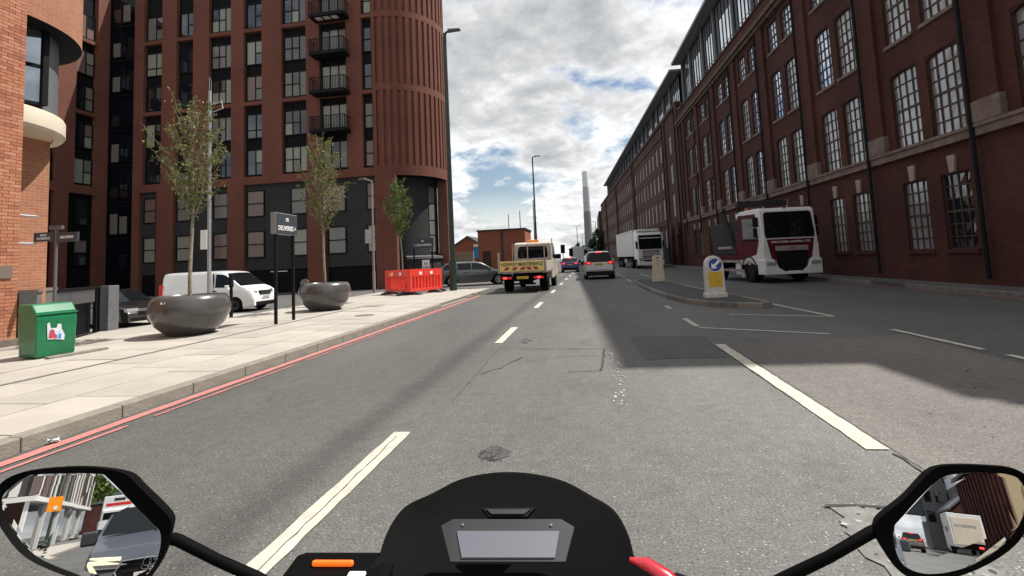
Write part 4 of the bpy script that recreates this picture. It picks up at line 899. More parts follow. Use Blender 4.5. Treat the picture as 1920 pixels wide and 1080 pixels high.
def car_shell(parent, L, W, top, belt, yf, yr, wr, screen, rear, sides, paint, gc=0.19, tum=0.30, roofcut=None):
    arch = wr*1.17; ks = {-L/2, L/2, *[p[0] for p in top], *[p[0] for p in belt], *screen, *rear}
    for a, b in sides: ks |= {a, b}
    for c in (yf, yr):
        for k in range(-6, 7): ks.add(c+arch*math.sin(k*PI/12))
    for k in range(1, 6): ks |= {L/2-0.55+0.11*k, -L/2+0.55-0.11*k}
    ys = sorted({round(k, 3) for k in ks if -L/2-1e-6 <= k <= L/2+1e-6}); secs = []
    for y in ys:
        e = max(0.0, (abs(y)-(L/2-0.55))/0.55); hw = W/2*(1-0.13*e*e); zb = gc+0.05*e
        for c in (yf, yr):
            if abs(y-c) < arch: zb = max(zb, wr+math.sqrt(max(0, arch*arch-(y-c)**2))*0.97)
        zt = plerp(top, y); zl = min(plerp(belt, y), zt-0.012); zb = min(zb, zl-0.03); g = zt-zl
        xr = max(hw*0.55, hw*0.985-tum*g*1.0); xr = hw*0.95 if g < 0.12 else min(xr, hw*0.95)
        lp = lambda a, b, t: a+(b-a)*t
        secs.append([(hw*0.965, zb), (hw, lp(zb, zl, 0.5)), (hw*0.985, zl), (lp(hw*0.985, xr, 0.10), zl+0.08*g), (lp(hw*0.985, xr, 0.88), zl+0.84*g), (xr*0.95, zl+0.965*g), (xr*0.6, zl+0.995*g), (0, zt+0.008)])
    body, scr, rw, sw = MB(), MB(), MB(), {}
    np_ = 8
    V = []
    for y, s in zip(ys, secs): V.append([(x, y, z) for x, z in s]+[(-x, y, z) for x, z in s[-2::-1]])
    for i in range(len(ys)-1):
        ym = (ys[i]+ys[i+1])/2
        for j in range(2*np_-2):
            jj = j if j < np_-1 else 2*np_-3-j
            tgt = body
            if jj in (5, 6) and screen[0] < ym < screen[1]: tgt = scr
            elif jj in (5, 6) and rear[0] < ym < rear[1]: tgt = rw
            elif jj == 3 and any(a < ym < b for a, b in sides): tgt = sw.setdefault((j < np_-1, [k_ for k_, (a, b) in enumerate(sides) if a < ym < b][0]), MB())
            tgt.quad(V[i][j], V[i][j+1], V[i+1][j+1], V[i+1][j])
    body.poly(V[0]); body.poly(V[-1][::-1])
    bo = body_obj(body, paint, parent)
    for q, n in [(scr, 'windscreen'), (rw, 'rear_window')]+[(v_, 'side_window') for v_ in sw.values()]:
        if q.v: q.obj(n, 'car_glass', parent, smooth=30)
    u = MB(); u.box(-W/2+0.22, W/2-0.22, -L/2+0.25, L/2-0.25, gc+0.02, min(p[1] for p in belt[1:-1])-0.05); u.obj('underbody', 'undercar', parent)
    return bo
def body_obj(mb, paint, parent):
    me = mb.mesh('body', paint); bm = bmesh.new(); bm.from_mesh(me); bmesh.ops.remove_doubles(bm, verts=bm.verts, dist=0.0008); bm.to_mesh(me); bm.free()
    me.polygons.foreach_set('use_smooth', [True]*len(me.polygons)); me.set_sharp_from_angle(angle=math.radians(32)); return link('body', me, parent)
def bx(parent, name, m, x0, x1, y0, y1, z0, z1, bevel=0.0):
    q = MB(); q.box(x0, x1, y0, y1, z0, z1); return q.obj(name, m, parent, bevel=bevel)
def plate(parent, y, z, s, m='plate_yellow', wd=0.52, ht=0.115, face=-1):
    o = bx(parent, 'number_plate', m, -wd/2, wd/2, min(y, y+face*0.012), max(y, y+face*0.012), z, z+ht)
    if s: text_obj('plate_lettering', s, ht*0.6, 'black_text', o, face_M((0, y+face*0.014, z+ht/2), (0, face, 0)), width=wd*0.86)
    return o
def mirrors(parent, x, y, z, m, s=1.0):
    for k in (-1, 1): bx(parent, 'door_mirror', m, min(k*x, k*(x+0.2*s)), max(k*x, k*(x+0.2*s)), y-0.06*s, y+0.07*s, z, z+0.17*s, 0.03)
def hatch(name, label, loc, rz, paint, L=4.1, W=1.76, H=1.48, rim='alloy', lit=True, group=None, suv=False, estate=False):
    t = thing(name, label, 'car', loc, rz, group); k = L/2; bz = H*0.635
    if suv: top = [(-k, 0.62), (-k+0.06, 1.02), (-k+0.12, 1.06), (-k+0.52, H-0.06), (-k+0.9, H), (0.3, H), (0.62, H-0.06), (1.28, H*0.64), (k-0.6, H*0.585), (k-0.12, H*0.50), (k, H*0.40)]; belt = [(-k, 0.6), (-k+0.1, H*0.60), (1.2, H*0.57), (k-0.4, H*0.51), (k, H*0.38)]; wr = 0.37; scr = (0.62, 1.28); rear = (-k+0.12, -k+0.52); sd = [(-1.85, -0.95), (-0.9, 0.12), (0.17, 0.95)]; yf, yr = k-0.92, -k+0.98
    elif estate: top = [(-k, 0.55), (-k+0.05, 0.92), (-k+0.14, 0.98), (-k+0.75, H-0.05), (-k+1.1, H), (0.1, H), (0.45, H-0.05), (1.2, H*0.66), (k-0.5, H*0.57), (k-0.12, H*0.47), (k, H*0.38)]; belt = [(-k, 0.55), (-k+0.1, H*0.66), (1.15, H*0.615), (k-0.4, H*0.51), (k, H*0.36)]; wr = 0.33; scr = (0.45, 1.2); rear = (-k+0.14, -k+0.75); sd = [(-1.85, -1.05), (-1.0, -0.18), (-0.13, 0.85)]; yf, yr = k-0.92, -k+0.98
    else: top = [(-k, 0.55), (-k+0.05, 0.95), (-k+0.12, 1.0), (-k+0.62, H-0.06), (-k+1.0, H), (0.2, H), (0.5, H-0.05), (1.15, H*0.66), (k-0.5, H*0.58), (k-0.1, H*0.48), (k, H*0.38)]; belt = [(-k, 0.55), (-k+0.1, bz), (1.1, H*0.61), (k-0.4, H*0.52), (k, H*0.36)]; wr = 0.31; scr = (0.5, 1.15); rear = (-k+0.12, -k+0.62); sd = [(-1.35, -0.75), (-0.7, 0.05), (0.1, 0.85)]; yf, yr = k-0.82, -k+0.72
    car_shell(t, L, W, top, belt, yf, yr, wr, scr, rear, sd, paint, gc=0.26 if suv else 0.19, tum=0.42 if suv else 0.34)
    for x in (-1, 1):
        for y in (yf, yr): wheel(t, x*(W/2-0.12), y, wr, 0.235, rim, 5)
        lm = 'tail_lit' if lit else 'tail_red'
        bx(t, 'tail_light', 'tail_red', *(sorted((x*(W/2-0.46), x*(W/2-0.03)))), -k+0.005, -k+0.16, 0.80 if not suv else 0.95, 0.96 if not suv else 1.12, 0.02)
        bx(t, 'brake_lamp', lm, *(sorted((x*(W/2-0.38), x*(W/2-0.20)))), -k-0.012, -k+0.1, 0.83 if not suv else 0.985, 0.92 if not suv else 1.075, 0.015)
        bx(t, 'headlight', 'headlamp', *(sorted((x*(W/2-0.52), x*(W/2-0.08)))), k-0.16, k-0.02, 0.58, 0.72, 0.03)
    bx(t, 'high_brake_light', 'tail_lit' if lit else 'tail_red', -0.2, 0.2, rear[1]-k*0-0.10, rear[1]+0.02, H-0.10, H-0.045, 0.01)
    bx(t, 'rear_bumper', 'plastic_black', -W/2+0.1, W/2-0.1, -k-0.02, -k+0.2, 0.24, 0.46 if not suv else 0.52, 0.03)
    bx(t, 'front_bumper', 'plastic_black', -W/2+0.2, W/2-0.2, k-0.25, k+0.01, 0.24, 0.40, 0.03); bx(t, 'grille', 'plastic_black', -0.42, 0.42, k-0.06, k+0.006, 0.44, 0.60, 0.02)
    plate(t, -k-0.005, 0.70 if not suv else 0.90, 'BX08 KLV' if suv else 'DV59 NHE'); mirrors(t, W/2-0.03, scr[1]-0.28, H*0.62, paint)
    for s in (-1, 1):
        for ya in (sd[1][0]+0.5, sd[2][0]+0.35): bx(t, 'door_handle', 'plastic_black', *sorted((s*(W/2-0.01), s*(W/2+0.02))), ya-0.09, ya+0.09, H*0.545, H*0.565)
    return t
hatch('silver_suv', 'silver four-wheel-drive estate braking in the shaded middle lane ahead', (0.5, 33.4, 0), 0.02, 'car_silver', L=4.75, W=1.92, H=1.76, suv=True)
hatch('blue_hatchback', 'small dark blue hatchback braking beyond the tipper truck', (-2.05, 50.2, 0), 0.03, 'car_blue', L=4.0, W=1.74, H=1.46)
hatch('grey_estate_car', 'dark grey estate car pulling out of the side road', (-7.25, 29.9, 0.0), -PI/2+0.34, 'car_grey', L=4.75, W=1.84, H=1.46, estate=True, lit=False)
hatch('black_saloon', 'black parked car behind the grey planter and slatted gate', (-18.75, 16.75, -0.43), -PI/2-0.16, 'car_black', L=4.4, W=1.80, H=1.42, lit=False)
# white panel van
van = thing('panel_van', 'white panel van parked behind the first planter tree', 'van', (-18.25, 22.0, -0.43), -PI/2)
L, W, H = 5.0, 1.96, 1.98; k = L/2
vt = [(-k, 0.6), (-k+0.03, 1.75), (-k+0.1, H-0.06), (-k+0.3, H-0.01), (0.2, H), (0.85, H-0.05), (1.05, H-0.12), (1.83, 1.23), (2.1, 1.13), (2.36, 0.97), (2.47, 0.80), (k, 0.62)]
vb = [(-k, 0.58), (-k+0.05, 1.14), (1.5, 1.10), (1.9, 1.05), (2.36, 0.88), (k, 0.55)]
car_shell(van, L, W, vt, vb, k-0.92, -k+1.15, 0.34, (1.05, 1.83), (-9, -9), [(0.52, 1.42)], 'car_white', gc=0.22, tum=0.14)
for x in (-1, 1):
    for y in (k-0.92, -k+1.15): wheel(van, x*(W/2-0.12), y, 0.34, 0.24, 'alloy_dark', 10)
    q = MB(); q.M = Matrix.Translation((x*0.70, 2.32, 0.93)) @ Matrix.Rotation(-x*0.55, 4, 'Z') @ Matrix.Rotation(0.25, 4, 'X'); q.box(-0.2, 0.2, -0.05, 0.06, -0.10, 0.09); q.obj('headlight', 'headlamp', van, bevel=0.04)
    bx(van, 'fog_lamp_surround', 'plastic_black', *sorted((x*0.52, x*0.86)), 2.33, 2.475, 0.46, 0.58, 0.03); bx(van, 'tail_light', 'tail_red', *sorted((x*0.80, x*0.97)), -k-0.01, -k+0.08, 0.8, 1.4, 0.02)
bx(van, 'grille', 'plastic_black', -0.42, 0.42, 2.38, 2.515, 0.76, 0.97, 0.04)
for z in (0.80, 0.86, 0.92): bx(van, 'grille_bar', 'chrome', -0.38, 0.38, 2.515, 2.525, z, z+0.02)
bx(van, 'lower_grille', 'plastic_black', -0.72, 0.72, 2.3, 2.512, 0.25, 0.46, 0.04); plate(van, 2.52, 0.60, 'WV19 LKD', 'plate_white', face=1); mirrors(van, W/2, 1.35, 1.05, 'car_white', 1.4)
for x in (-1, 1): bx(van, 'door_handle', 'plastic_black', *sorted((x*0.975, x*1.0)), 0.40, 0.62, 1.0, 1.04); bx(van, 'side_moulding', 'plastic_black', *sorted((x*0.96, x*0.99)), -1.2, 1.3, 0.46, 0.56, 0.01); bx(van, 'door_seam', 'plastic_black', *sorted((x*0.9, x*0.9805)), 0.43, 0.442, 0.35, 1.85)
# ------------------------------------------------------------------ highway maintenance tipper
tk = thing('maintenance_truck', 'dropside highway maintenance truck with yellow tailboard in the left lane', 'truck', (-2.95, 21.25, 0), -0.035)
bx(tk, 'tailboard', 'truck_alloy', -1.03, 1.03, 0.0, 0.05, 0.92, 1.38, 0.008)
for x in (-1, 1): bx(tk, 'dropside', 'truck_beige', *sorted((x*1.0, x*1.04)), 0.051, 3.15, 0.92, 1.36, 0.008); bx(tk, 'corner_post', 'truck_alloy', *sorted((x*1.0, x*1.07)), -0.015, 0.06, 0.86, 1.78 if x < 0 else 1.5)
bx(tk, 'bed_floor', 'truck_alloy', -1.03, 1.03, 0.05, 3.15, 0.86, 0.918)
sg = bx(tk, 'warning_board', 'sign_yellow', -0.97, 0.97, -0.022, -0.002, 0.935, 1.365, 0.004)
text_obj('lettering', 'HIGHWAY MAINTENANCE', 0.16, 'black_text', sg, face_M((0, -0.024, 1.245), (0, -1, 0)), width=1.84)
for i, x in enumerate((-0.72, -0.36, 0.0, 0.36, 0.66)):
    q = MB(); sgn = 1 if i < 3 else -1; a = x-0.10; q.prism([(a, 0.985), (a+0.19, 0.985), (a+0.19+0.09*sgn, 1.125), (a+0.09*sgn, 1.125)], -0.0255, -0.021, 'y'); q.obj('chevron', 'hazard_red', sg)
hb = MB()
for x in (-0.86, -0.24, 0.60, 0.86): hb.box(x-0.025, x+0.025, 3.16, 3.21, 0.9, 2.2)
hb.box(-1.05, 1.05, 3.155, 3.2, 2.12, 2.17); hb.box(-0.9, 0.9, 3.155, 3.2, 1.40, 1.46); hb.box(0.98, 1.02, 3.155, 3.2, 2.0, 2.45); hb.box(-1.02, -0.98, 3.155, 3.2, 1.4, 2.25); hb.obj('headboard_frame', 'truck_alloy', tk)
cabt = [(3.25, 0.9), (3.26, 2.05), (3.32, 2.24), (3.6, 2.30), (4.3, 2.28), (4.55, 2.15), (5.25, 1.32), (5.75, 1.12), (5.95, 0.9), (6.0, 0.6)]
cs = bpy.data.objects.new('cab', None)
q = MB(); n = 0
def cab_shell(parent, x0, wd, prof, m):
    b = MB(); pts = [(y, z) for y, z in prof]+[(prof[-1][0], 0.45), (prof[0][0], 0.45)]; b.prism(pts, -wd/2, wd/2, 'x'); return b.obj('cab', m, parent, bevel=0.07, seg=3)
cab_shell(tk, 0, 1.9, cabt, 'truck_beige')
q = MB(); q.prism([(-0.72, 1.50), (0.72, 1.50), (0.76, 1.62), (0.72, 2.02), (0.64, 2.08), (-0.64, 2.08), (-0.72, 2.02), (-0.76, 1.62)], 3.235, 3.252, 'y'); q.obj('rear_window', 'car_glass', tk)
for x in (-1, 1): q = MB(); q.prism([(3.62, 1.48), (4.95, 1.42), (4.52, 2.02), (3.66, 2.08)], *sorted((x*0.945, x*0.957)), 'x'); q.obj('side_window', 'car_glass', tk)
bx(tk, 'beacon_bar', 'amber', -0.28, 0.28, 3.55, 3.75, 2.31, 2.42, 0.03); mirrors(tk, 0.97, 4.75, 1.4, 'plastic_black', 1.5)
bx(tk, 'chassis_rail', 'undercar', -0.45, 0.45, 0.15, 5.6, 0.5, 0.86); bx(tk, 'light_bar', 'undercar', -0.98, 0.98, 0.10, 0.16, 0.56, 0.72)
for x in (-1, 1):
    bx(tk, 'tail_light', 'tail_red', *sorted((x*0.48, x*0.92)), 0.05, 0.10, 0.60, 0.70, 0.01); bx(tk, 'brake_lamp', 'tail_lit', *sorted((x*0.70, x*0.86) if x < 0 else (0.64, 0.80)), 0.035, 0.052, 0.61, 0.70, 0.008)
    wheel(tk, x*0.83, 1.15, 0.35, 0.34, 'steel_dark', 6); wheel(tk, x*0.83, 4.85, 0.35, 0.24, 'truck_alloy', 6)
    bx(tk, 'mudguard', 'undercar', *sorted((x*0.64, x*0.98)), 0.72, 0.76, 0.22, 0.8)
plate(tk, 0.06, 0.60, 'WX66 RVY', wd=0.5, ht=0.11); bx(tk, 'step_bumper', 'undercar', -0.55, 0.55, 0.12, 0.2, 0.34, 0.42); bx(tk, 'exhaust', 'steel_dark', -0.5, 0.1, 1.9, 2.5, 0.3, 0.5)
# ------------------------------------------------------------------ skip lorry in the shade
sk = thing('skip_lorry', 'maroon and white skip lorry with lifting arms coming along the shaded side', 'lorry', (8.15, 21.7, 0), PI+0.17)
# local +Y forward, world forward is towards the camera
def fprism(name, pts, y0, y1, m, bevel=0.0): q = MB(); q.prism(pts, y0, y1, 'y'); return q.obj(name, m, sk, bevel=bevel)
HW = 1.15
q = MB(); q.prism([(-2.0, 0.75), (-0.12, 0.75), (0.0, 0.95), (0.0, 1.75), (-0.12, 3.0), (-0.25, 3.12), (-1.9, 3.12), (-2.0, 3.0)], -HW, HW, 'x'); cab = q.obj('cab', 'truck_white', sk, bevel=0.06, seg=3)
q = MB(); q.M = Matrix.Translation((0, -0.008, 1.86)) @ Matrix.Rotation(0.096, 4, 'X'); q.prism([(-1.0, 0.0), (1.0, 0.0), (1.03, 0.2), (0.98, 1.02), (0.9, 1.08), (-0.9, 1.08), (-0.98, 1.02), (-1.03, 0.2)], 0.0, 0.03, 'y'); q.obj('windscreen', 'car_glass', sk)
fprism('bonnet_panel', [(-0.82, 0.95), (0.82, 0.95), (0.98, 1.8), (-0.98, 1.8)], 0.0, 0.016, 'truck_maroon')
fprism('grille', [(-0.62, 1.05), (0.62, 1.05), (0.68, 1.35), (-0.68, 1.35)], 0.014, 0.06, 'plastic_black', 0.03)
q = MB(); q.prism([(0.64*math.cos(a), 0.98+0.55*math.sin(a)*(1 if math.sin(a) < 0 else 0.6)) for a in [2*PI*i/28 for i in range(28)]], 0.012, 0.055, 'y'); q.obj('grille_lower', 'plastic_black', sk)
bx(sk, 'badge_bar', 'truck_alloy', -0.68, 0.68, 0.06, 0.085, 1.32, 1.52, 0.02); text_obj('badge', 'DAF', 0.075, 'steel_dark', sk, face_M((0, 0.088, 1.42), (0, 1, 0)))
text_obj('lettering', 'WELCOMBE LANDFILL LTD', 0.075, 'white_text', sk, face_M((0, 0.02, 1.69), (0, 1, 0)), width=1.62)
q = MB(); q.prism([(-1.18, 0.36), (1.18, 0.36), (1.18, 0.98), (0.78, 1.0), (0.58, 0.62), (0.35, 0.48), (-0.35, 0.48), (-0.58, 0.62), (-0.78, 1.0), (-1.18, 0.98)], -0.5, 0.10, 'y'); q.obj('front_bumper', 'truck_white', sk, bevel=0.03)
for x in (-1, 1):
    bx(sk, 'headlight', 'headlamp', *sorted((x*0.72, x*1.12)), 0.09, 0.125, 0.74, 0.88, 0.02)
    fprism('corner_panel', [(x*0.86, 1.0), (x*1.14, 1.0), (x*1.14, 1.62), (x*1.02, 1.62)][::x], -0.05, 0.012, 'truck_white')
    q = MB(); q.prism([(-1.62, 1.78), (-0.42, 1.78), (-0.5, 2.72), (-1.62, 2.78)], *sorted((x*1.145, x*1.158)), 'x'); q.obj('side_window', 'car_glass', sk)
    q = MB(); q.prism([(-1.95, 0.98), (-0.55, 1.2), (-0.30, 1.74), (-0.36, 2.0), (-0.42, 2.9), (-1.95, 2.95)], *sorted((x*1.143, x*1.152)), 'x'); q.obj('door_panel', 'truck_maroon', sk); q = MB(); q.prism([(-1.99, 0.98), (-1.64, 0.98), (-1.64, 2.95), (-1.99, 2.95)], *sorted((x*1.142, x*1.154)), 'x'); q.obj('rear_cab_panel', 'truck_maroon', sk)
    bx(sk, 'mirror_arm', 'plastic_black', *sorted((x*1.14, x*1.36)), -0.32, -0.22, 2.35, 2.75, 0.03); bx(sk, 'mirror_arm', 'plastic_black', *sorted((x*1.2, x*1.36)), -0.32, -0.22, 1.9, 2.3, 0.03)
    wheel(sk, x*0.99, -1.25, 0.5, 0.32, 'steel_dark', 8); wheel(sk, x*0.95, -4.7, 0.5, 0.5, 'steel_dark', 8)
    q = MB(); q.lathe([(0.6, -0.2), (0.66, -0.2), (0.66, 0.2), (0.6, 0.2)], 14, (x*0.98, -1.25, 0.5), 0.1, PI-0.1, axis='x'); q.obj('wheel_arch', 'steel_dark', sk, smooth=40)
    bx(sk, 'side_guard', 'truck_alloy', *sorted((x*1.1, x*1.14)), -3.9, -2.05, 0.86, 0.98); bx(sk, 'side_guard', 'truck_alloy', *sorted((x*1.1, x*1.14)), -3.9, -2.05, 0.46, 0.56); bx(sk, 'side_guard', 'truck_alloy', *sorted((x*1.1, x*1.14)), -2.1, -2.0, 0.4, 1.0)
    bx(sk, 'side_tank', 'truck_white', *sorted((x*0.7, x*1.09)), -2.7, -2.1, 0.30, 0.86, 0.05)
    q = MB(); q.tube([(x*1.02, -2.55, 1.2), (x*1.02, -3.2, 2.2), (x*1.02, -3.75, 3.25), (x*1.02, -3.55, 3.4)], [0.12, 0.13, 0.12, 0.1], 8); q.obj('lifting_arm', 'steel_dark', sk)
    q = MB(); q.tube([(x*0.86, -4.6, 1.2), (x*0.86, -3.7, 3.1)], 0.07, 8); q.obj('hydraulic_ram', 'galvanised', sk)
    bx(sk, 'mudflap', 'white', *sorted((x*0.8, x*1.12)), -2.02, -1.98, 0.2, 0.72)
bx(sk, 'number_plate', 'plate_white', -0.28, 0.28, 0.10, 0.115, 0.38, 0.50); bx(sk, 'air_intake', 'plastic_black', -0.38, 0.38, 0.09, 0.115, 0.53, 0.62)
bx(sk, 'chassis', 'undercar', -0.5, 0.5, -5.9, -0.3, 0.6, 1.0); bx(sk, 'deck', 'truck_maroon', -1.12, 1.12, -5.8, -2.05, 1.0, 1.2, 0.02)
q = MB(); q.prism([(-5.2, 1.21), (-2.7, 1.21), (-2.12, 2.7), (-2.5, 2.82), (-5.6, 2.7)], -0.98, 0.98, 'x'); q.obj('skip', 'steel_dark', sk, bevel=0.04); bx(sk, 'skip_band', 'truck_alloy', -1.0, 1.0, -4.6, -2.75, 1.5, 1.62); bx(sk, 'hydraulic_tank', 'truck_maroon', -1.1, 1.1, -2.5, -2.06, 1.2, 2.2, 0.03)
bx(sk, 'cross_beam', 'steel_dark', -1.12, 1.12, -2.2, -1.9, 3.36, 3.62, 0.03); bx(sk, 'roof_shade', 'truck_white', -1.1, 1.1, -2.3, -1.95, 2.85, 3.05, 0.04)
for x in (-0.7, 0.85): bx(sk, 'beacon', 'amber_off', x-0.07, x+0.07, -1.75, -1.6, 3.12, 3.26, 0.02)
q = MB(); q.tube([(-0.1, -0.35, 3.1), (-0.05, -0.2, 3.16), (0.15, -0.22, 3.0)], 0.02, 6); q.obj('air_horn', 'plastic_black', sk)
# ------------------------------------------------------------------ articulated lorry
al = thing('articulated_lorry', 'white articulated lorry approaching along the far side of the street', 'lorry', (6.05, 51.0, 0), PI+0.10)
W2 = 1.25
q = MB(); q.prism([(-2.3, 0.9), (-0.1, 0.9), (0, 1.1), (-0.05, 2.0), (-0.25, 3.4), (-0.9, 3.75), (-2.3, 3.8)], -W2, W2, 'x'); q.obj('cab', 'truck_white', al, bevel=0.08, seg=3)
q = MB(); q.M = Matrix.Translation((0, 0.0, 1.95)) @ Matrix.Rotation(0.142, 4, 'X'); q.prism([(-1.12, 0), (1.12, 0), (1.14, 1.1), (-1.14, 1.1)], -0.02, 0.02, 'y'); q.obj('windscreen', 'car_glass', al)
q = MB(); q.M = Matrix.Translation((0, -0.15, 3.08)) @ Matrix.Rotation(0.142, 4, 'X'); q.box(-1.1, 1.1, -0.05, 0.2, 0, 0.28); q.obj('sun_visor', 'plastic_black', al, bevel=0.02)
bx(al, 'visor_strip', 'truck_white', -1.0, 1.0, -0.02, 0.06, 3.02, 3.1)
bx(al, 'grille', 'truck_alloy', -0.85, 0.85, -0.01, 0.05, 1.15, 1.75, 0.03)
for z in (1.0, 1.18, 1.72): bx(al, 'grille_slot', 'plastic_black', -0.85, 0.85, 0.045, 0.06, z, z+0.07)
q = MB(); q.prism([(-1.27, 0.32), (1.27, 0.32), (1.27, 0.95), (-1.27, 0.95)], -0.6, 0.08, 'y'); q.obj('front_bumper', 'truck_white', al, bevel=0.06); bx(al, 'lower_grille', 'plastic_black', -0.8, 0.8, 0.078, 0.09, 0.72, 0.9)
for x in (-1, 1):
    bx(al, 'headlight', 'headlamp', *sorted((x*0.85, x*1.2)), 0.05, 0.1, 0.8, 1.05, 0.03); bx(al, 'door_mirror', 'plastic_black', *sorted((x*1.26, x*1.42)), -0.25, -0.05, 2.0, 2.75, 0.04)
    for y in (-1.3, -3.9, -10.2, -11.4, -12.6): wheel(al, x*1.08, y, 0.5, 0.34, 'alloy', 8)
    q = MB(); q.prism([(-1.7, 2.0), (-0.45, 2.0), (-0.6, 2.85), (-1.7, 2.9)], *sorted((x*1.245, x*1.258)), 'x'); q.obj('side_window', 'car_glass', al)
    bx(al, 'side_locker', 'truck_alloy', *sorted((x*0.8, x*1.2)), -8.6, -7.2, 0.5, 1.0, 0.04); bx(al, 'marker_lamp', 'white', *sorted((x*0.6, x*0.75)), -0.4, -0.3, 3.62, 3.7)
bx(al, 'roof_spoiler', 'truck_white', -1.15, 1.15, -2.2, -0.7, 3.76, 4.0, 0.1); tr = bx(al, 'trailer_box', 'trailer_white', -1.27, 1.27, -13.6, -2.55, 1.25, 4.05, 0.03); bx(al, 'trailer_chassis', 'undercar', -1.1, 1.1, -13.5, -2.6, 0.95, 1.25); bx(al, 'tractor_chassis', 'undercar', -0.5, 0.5, -5, -0.5, 0.6, 0.95)
bx(tr, 'top_rail', 'truck_alloy', -1.28, 1.28, -13.55, -2.6, 3.85, 3.9)
# distant lorry back
dl = thing('box_lorry', 'pale box lorry far ahead beyond the blue hatchback', 'lorry', (-2.3, 95, 0), 0.05)
bx(dl, 'box_body', 'trailer_white', -1.2, 1.2, 0, 6.5, 0.9, 3.5, 0.05); bx(dl, 'cab', 'truck_white', -1.1, 1.1, 6.7, 8.3, 0.5, 2.7, 0.1); bx(dl, 'chassis', 'undercar', -1.0, 1.0, 0.1, 8, 0.45, 0.9)
for x in (-1, 1):
    for y in (1.5, 7.4): wheel(dl, x*0.98, y, 0.45, 0.3)
    bx(dl, 'tail_light', 'tail_red', *sorted((x*0.7, x*1.1)), -0.03, 0.02, 0.7, 0.85)
# ------------------------------------------------------------------ planters and young trees
def planter(label, x, y, z):
    t = thing('planter', label, 'planter', (x, y, z), 0, 'round grey planters along the pavement')
    q = MB(); q.lathe([(0.001, 0.0), (0.36, 0.0), (0.46, 0.03), (0.66, 0.22), (0.78, 0.46), (0.79, 0.58), (0.75, 0.76), (0.70, 0.845), (0.66, 0.86), (0.63, 0.83), (0.62, 0.74), (0.001, 0.74)], 56); q.obj('bowl', 'planter', t, smooth=50)
    q = MB(); q.lathe([(0.001, 0.775), (0.3, 0.765), (0.625, 0.75)], 24); q.obj('soil', 'soil', t, smooth=60); return t
p1 = planter('large round grey planter nearest the green litter bin', -8.82, 9.75, 0.12)
p2 = planter('round grey planter further along beside the deliveries sign', -8.38, 14.6, 0.12)
q = MB(); q.poly([(-0.02, -0.772, 0.715), (0.05, -0.768, 0.72), (0.0, -0.752, 0.775)]); q.poly([(0.075, -0.772, 0.72), (0.105, -0.77, 0.72), (0.09, -0.752, 0.77)]); q.obj('white_mark', 'white', p1)
def young_tree(label, x, y, z0, trunk_h, crown_h, crown_r, leaf, nleaf, seed, lean=(0, 0), loose=1.0):
    rr = random.Random(seed); t = thing('young_tree', label, 'tree', (x, y, z0), 0, 'young upright trees on the pavement')
    H = trunk_h+crown_h; q = MB()
    ax = lambda z: Vector((lean[0]*z/H+0.015*math.sin(z*2.3+seed), lean[1]*z/H+0.015*math.cos(z*1.9+seed), z))
    zt = [H*k/9 for k in range(10)]; q.tube([ax(z) for z in zt], [0.036*(1-0.85*z/H)+0.006 for z in zt], 8); q.obj('trunk', 'bark', t, smooth=50)
    br = MB(); pts = []
    for k in range(44):
        z = trunk_h+crown_h*0.80*(k/44)**1.1; f = (z-trunk_h)/crown_h
        a = k*2.4+rr.uniform(-0.4, 0.4); rad = crown_r*min(1.0, 0.45+2.6*f, 1.25*(1-f)**0.62)*rr.uniform(0.6, 1.12)
        up = rr.uniform(0.65, 1.1)*crown_h*0.34*(1-0.3*f)*loose
        b0 = ax(z); P = []
        for j in range(6):
            s = j/5; P.append(b0+Vector((math.cos(a)*rad*(s**0.75), math.sin(a)*rad*(s**0.75), up*s**1.25))+Vector((rr.gauss(0, 0.015), rr.gauss(0, 0.015), 0))*s)
        br.tube(P, [0.011*(1-0.8*j/5)+0.002 for j in range(6)], 5)
        for j in range(1, 6):
            for _ in range(4): pts.append((P[j-1].lerp(P[j], rr.random()), 0.035+0.03*rr.random()))
        for _ in range(3):      # twigs
            j = rr.randrange(2, 6); d = Vector((rr.gauss(0, 1), rr.gauss(0, 1), rr.uniform(0.2, 1.4))).normalized()*rr.uniform(0.12, 0.34); e = P[j]+d
            br.tube([P[j], P[j]+d*0.5+Vector((rr.gauss(0, 0.01), rr.gauss(0, 0.01), 0)), e], [0.005, 0.0035, 0.002], 4)
            for m_ in range(5): pts.append((P[j].lerp(e, rr.random()), 0.03))
    for k in range(60): zz = H*(0.78+0.24*rr.random()); pts.append((ax(zz), 0.05))
    br.obj('limb', 'bark', t, smooth=60)
    lf = MB()
    for _ in range(nleaf):
        c, sp = rr.choice(pts); c = c+Vector((rr.gauss(0, sp), rr.gauss(0, sp), rr.gauss(0, sp))); s = rr.uniform(0.015, 0.034)
        n = Vector((rr.gauss(0, 1), rr.gauss(0, 1), rr.gauss(0.5, 0.8))).normalized(); u = n.orthogonal().normalized(); u = (Matrix.Rotation(rr.uniform(0, 6.28), 3, n) @ u); v = n.cross(u)
        lf.add([c-u*s*1.5, c-v*s*0.8+n*s*0.2, c+u*s*1.5, c+v*s*0.8+n*s*0.2], [(0, 1, 2, 3)])
    o = lf.obj('crown', leaf, t); return t
young_tree('young sparse tree growing in the planter nearest the litter bin', -8.82, 9.75, 0.88, 1.80, 2.7, 0.84, 'leaf_young', 3000, 3, (0.05, 0))
young_tree('slim young tree in the planter beside the deliveries sign', -8.38, 14.6, 0.88, 1.70, 3.1, 0.82, 'leaf_young', 3300, 8, (-0.05, 0))
young_tree('leafy young tree fenced by red barriers near the round tower corner', -9.4, 24.0, 0.0, 2.75, 3.1, 0.80, 'leaf_fresh', 5600, 15, (-0.35, 0), 0.9)
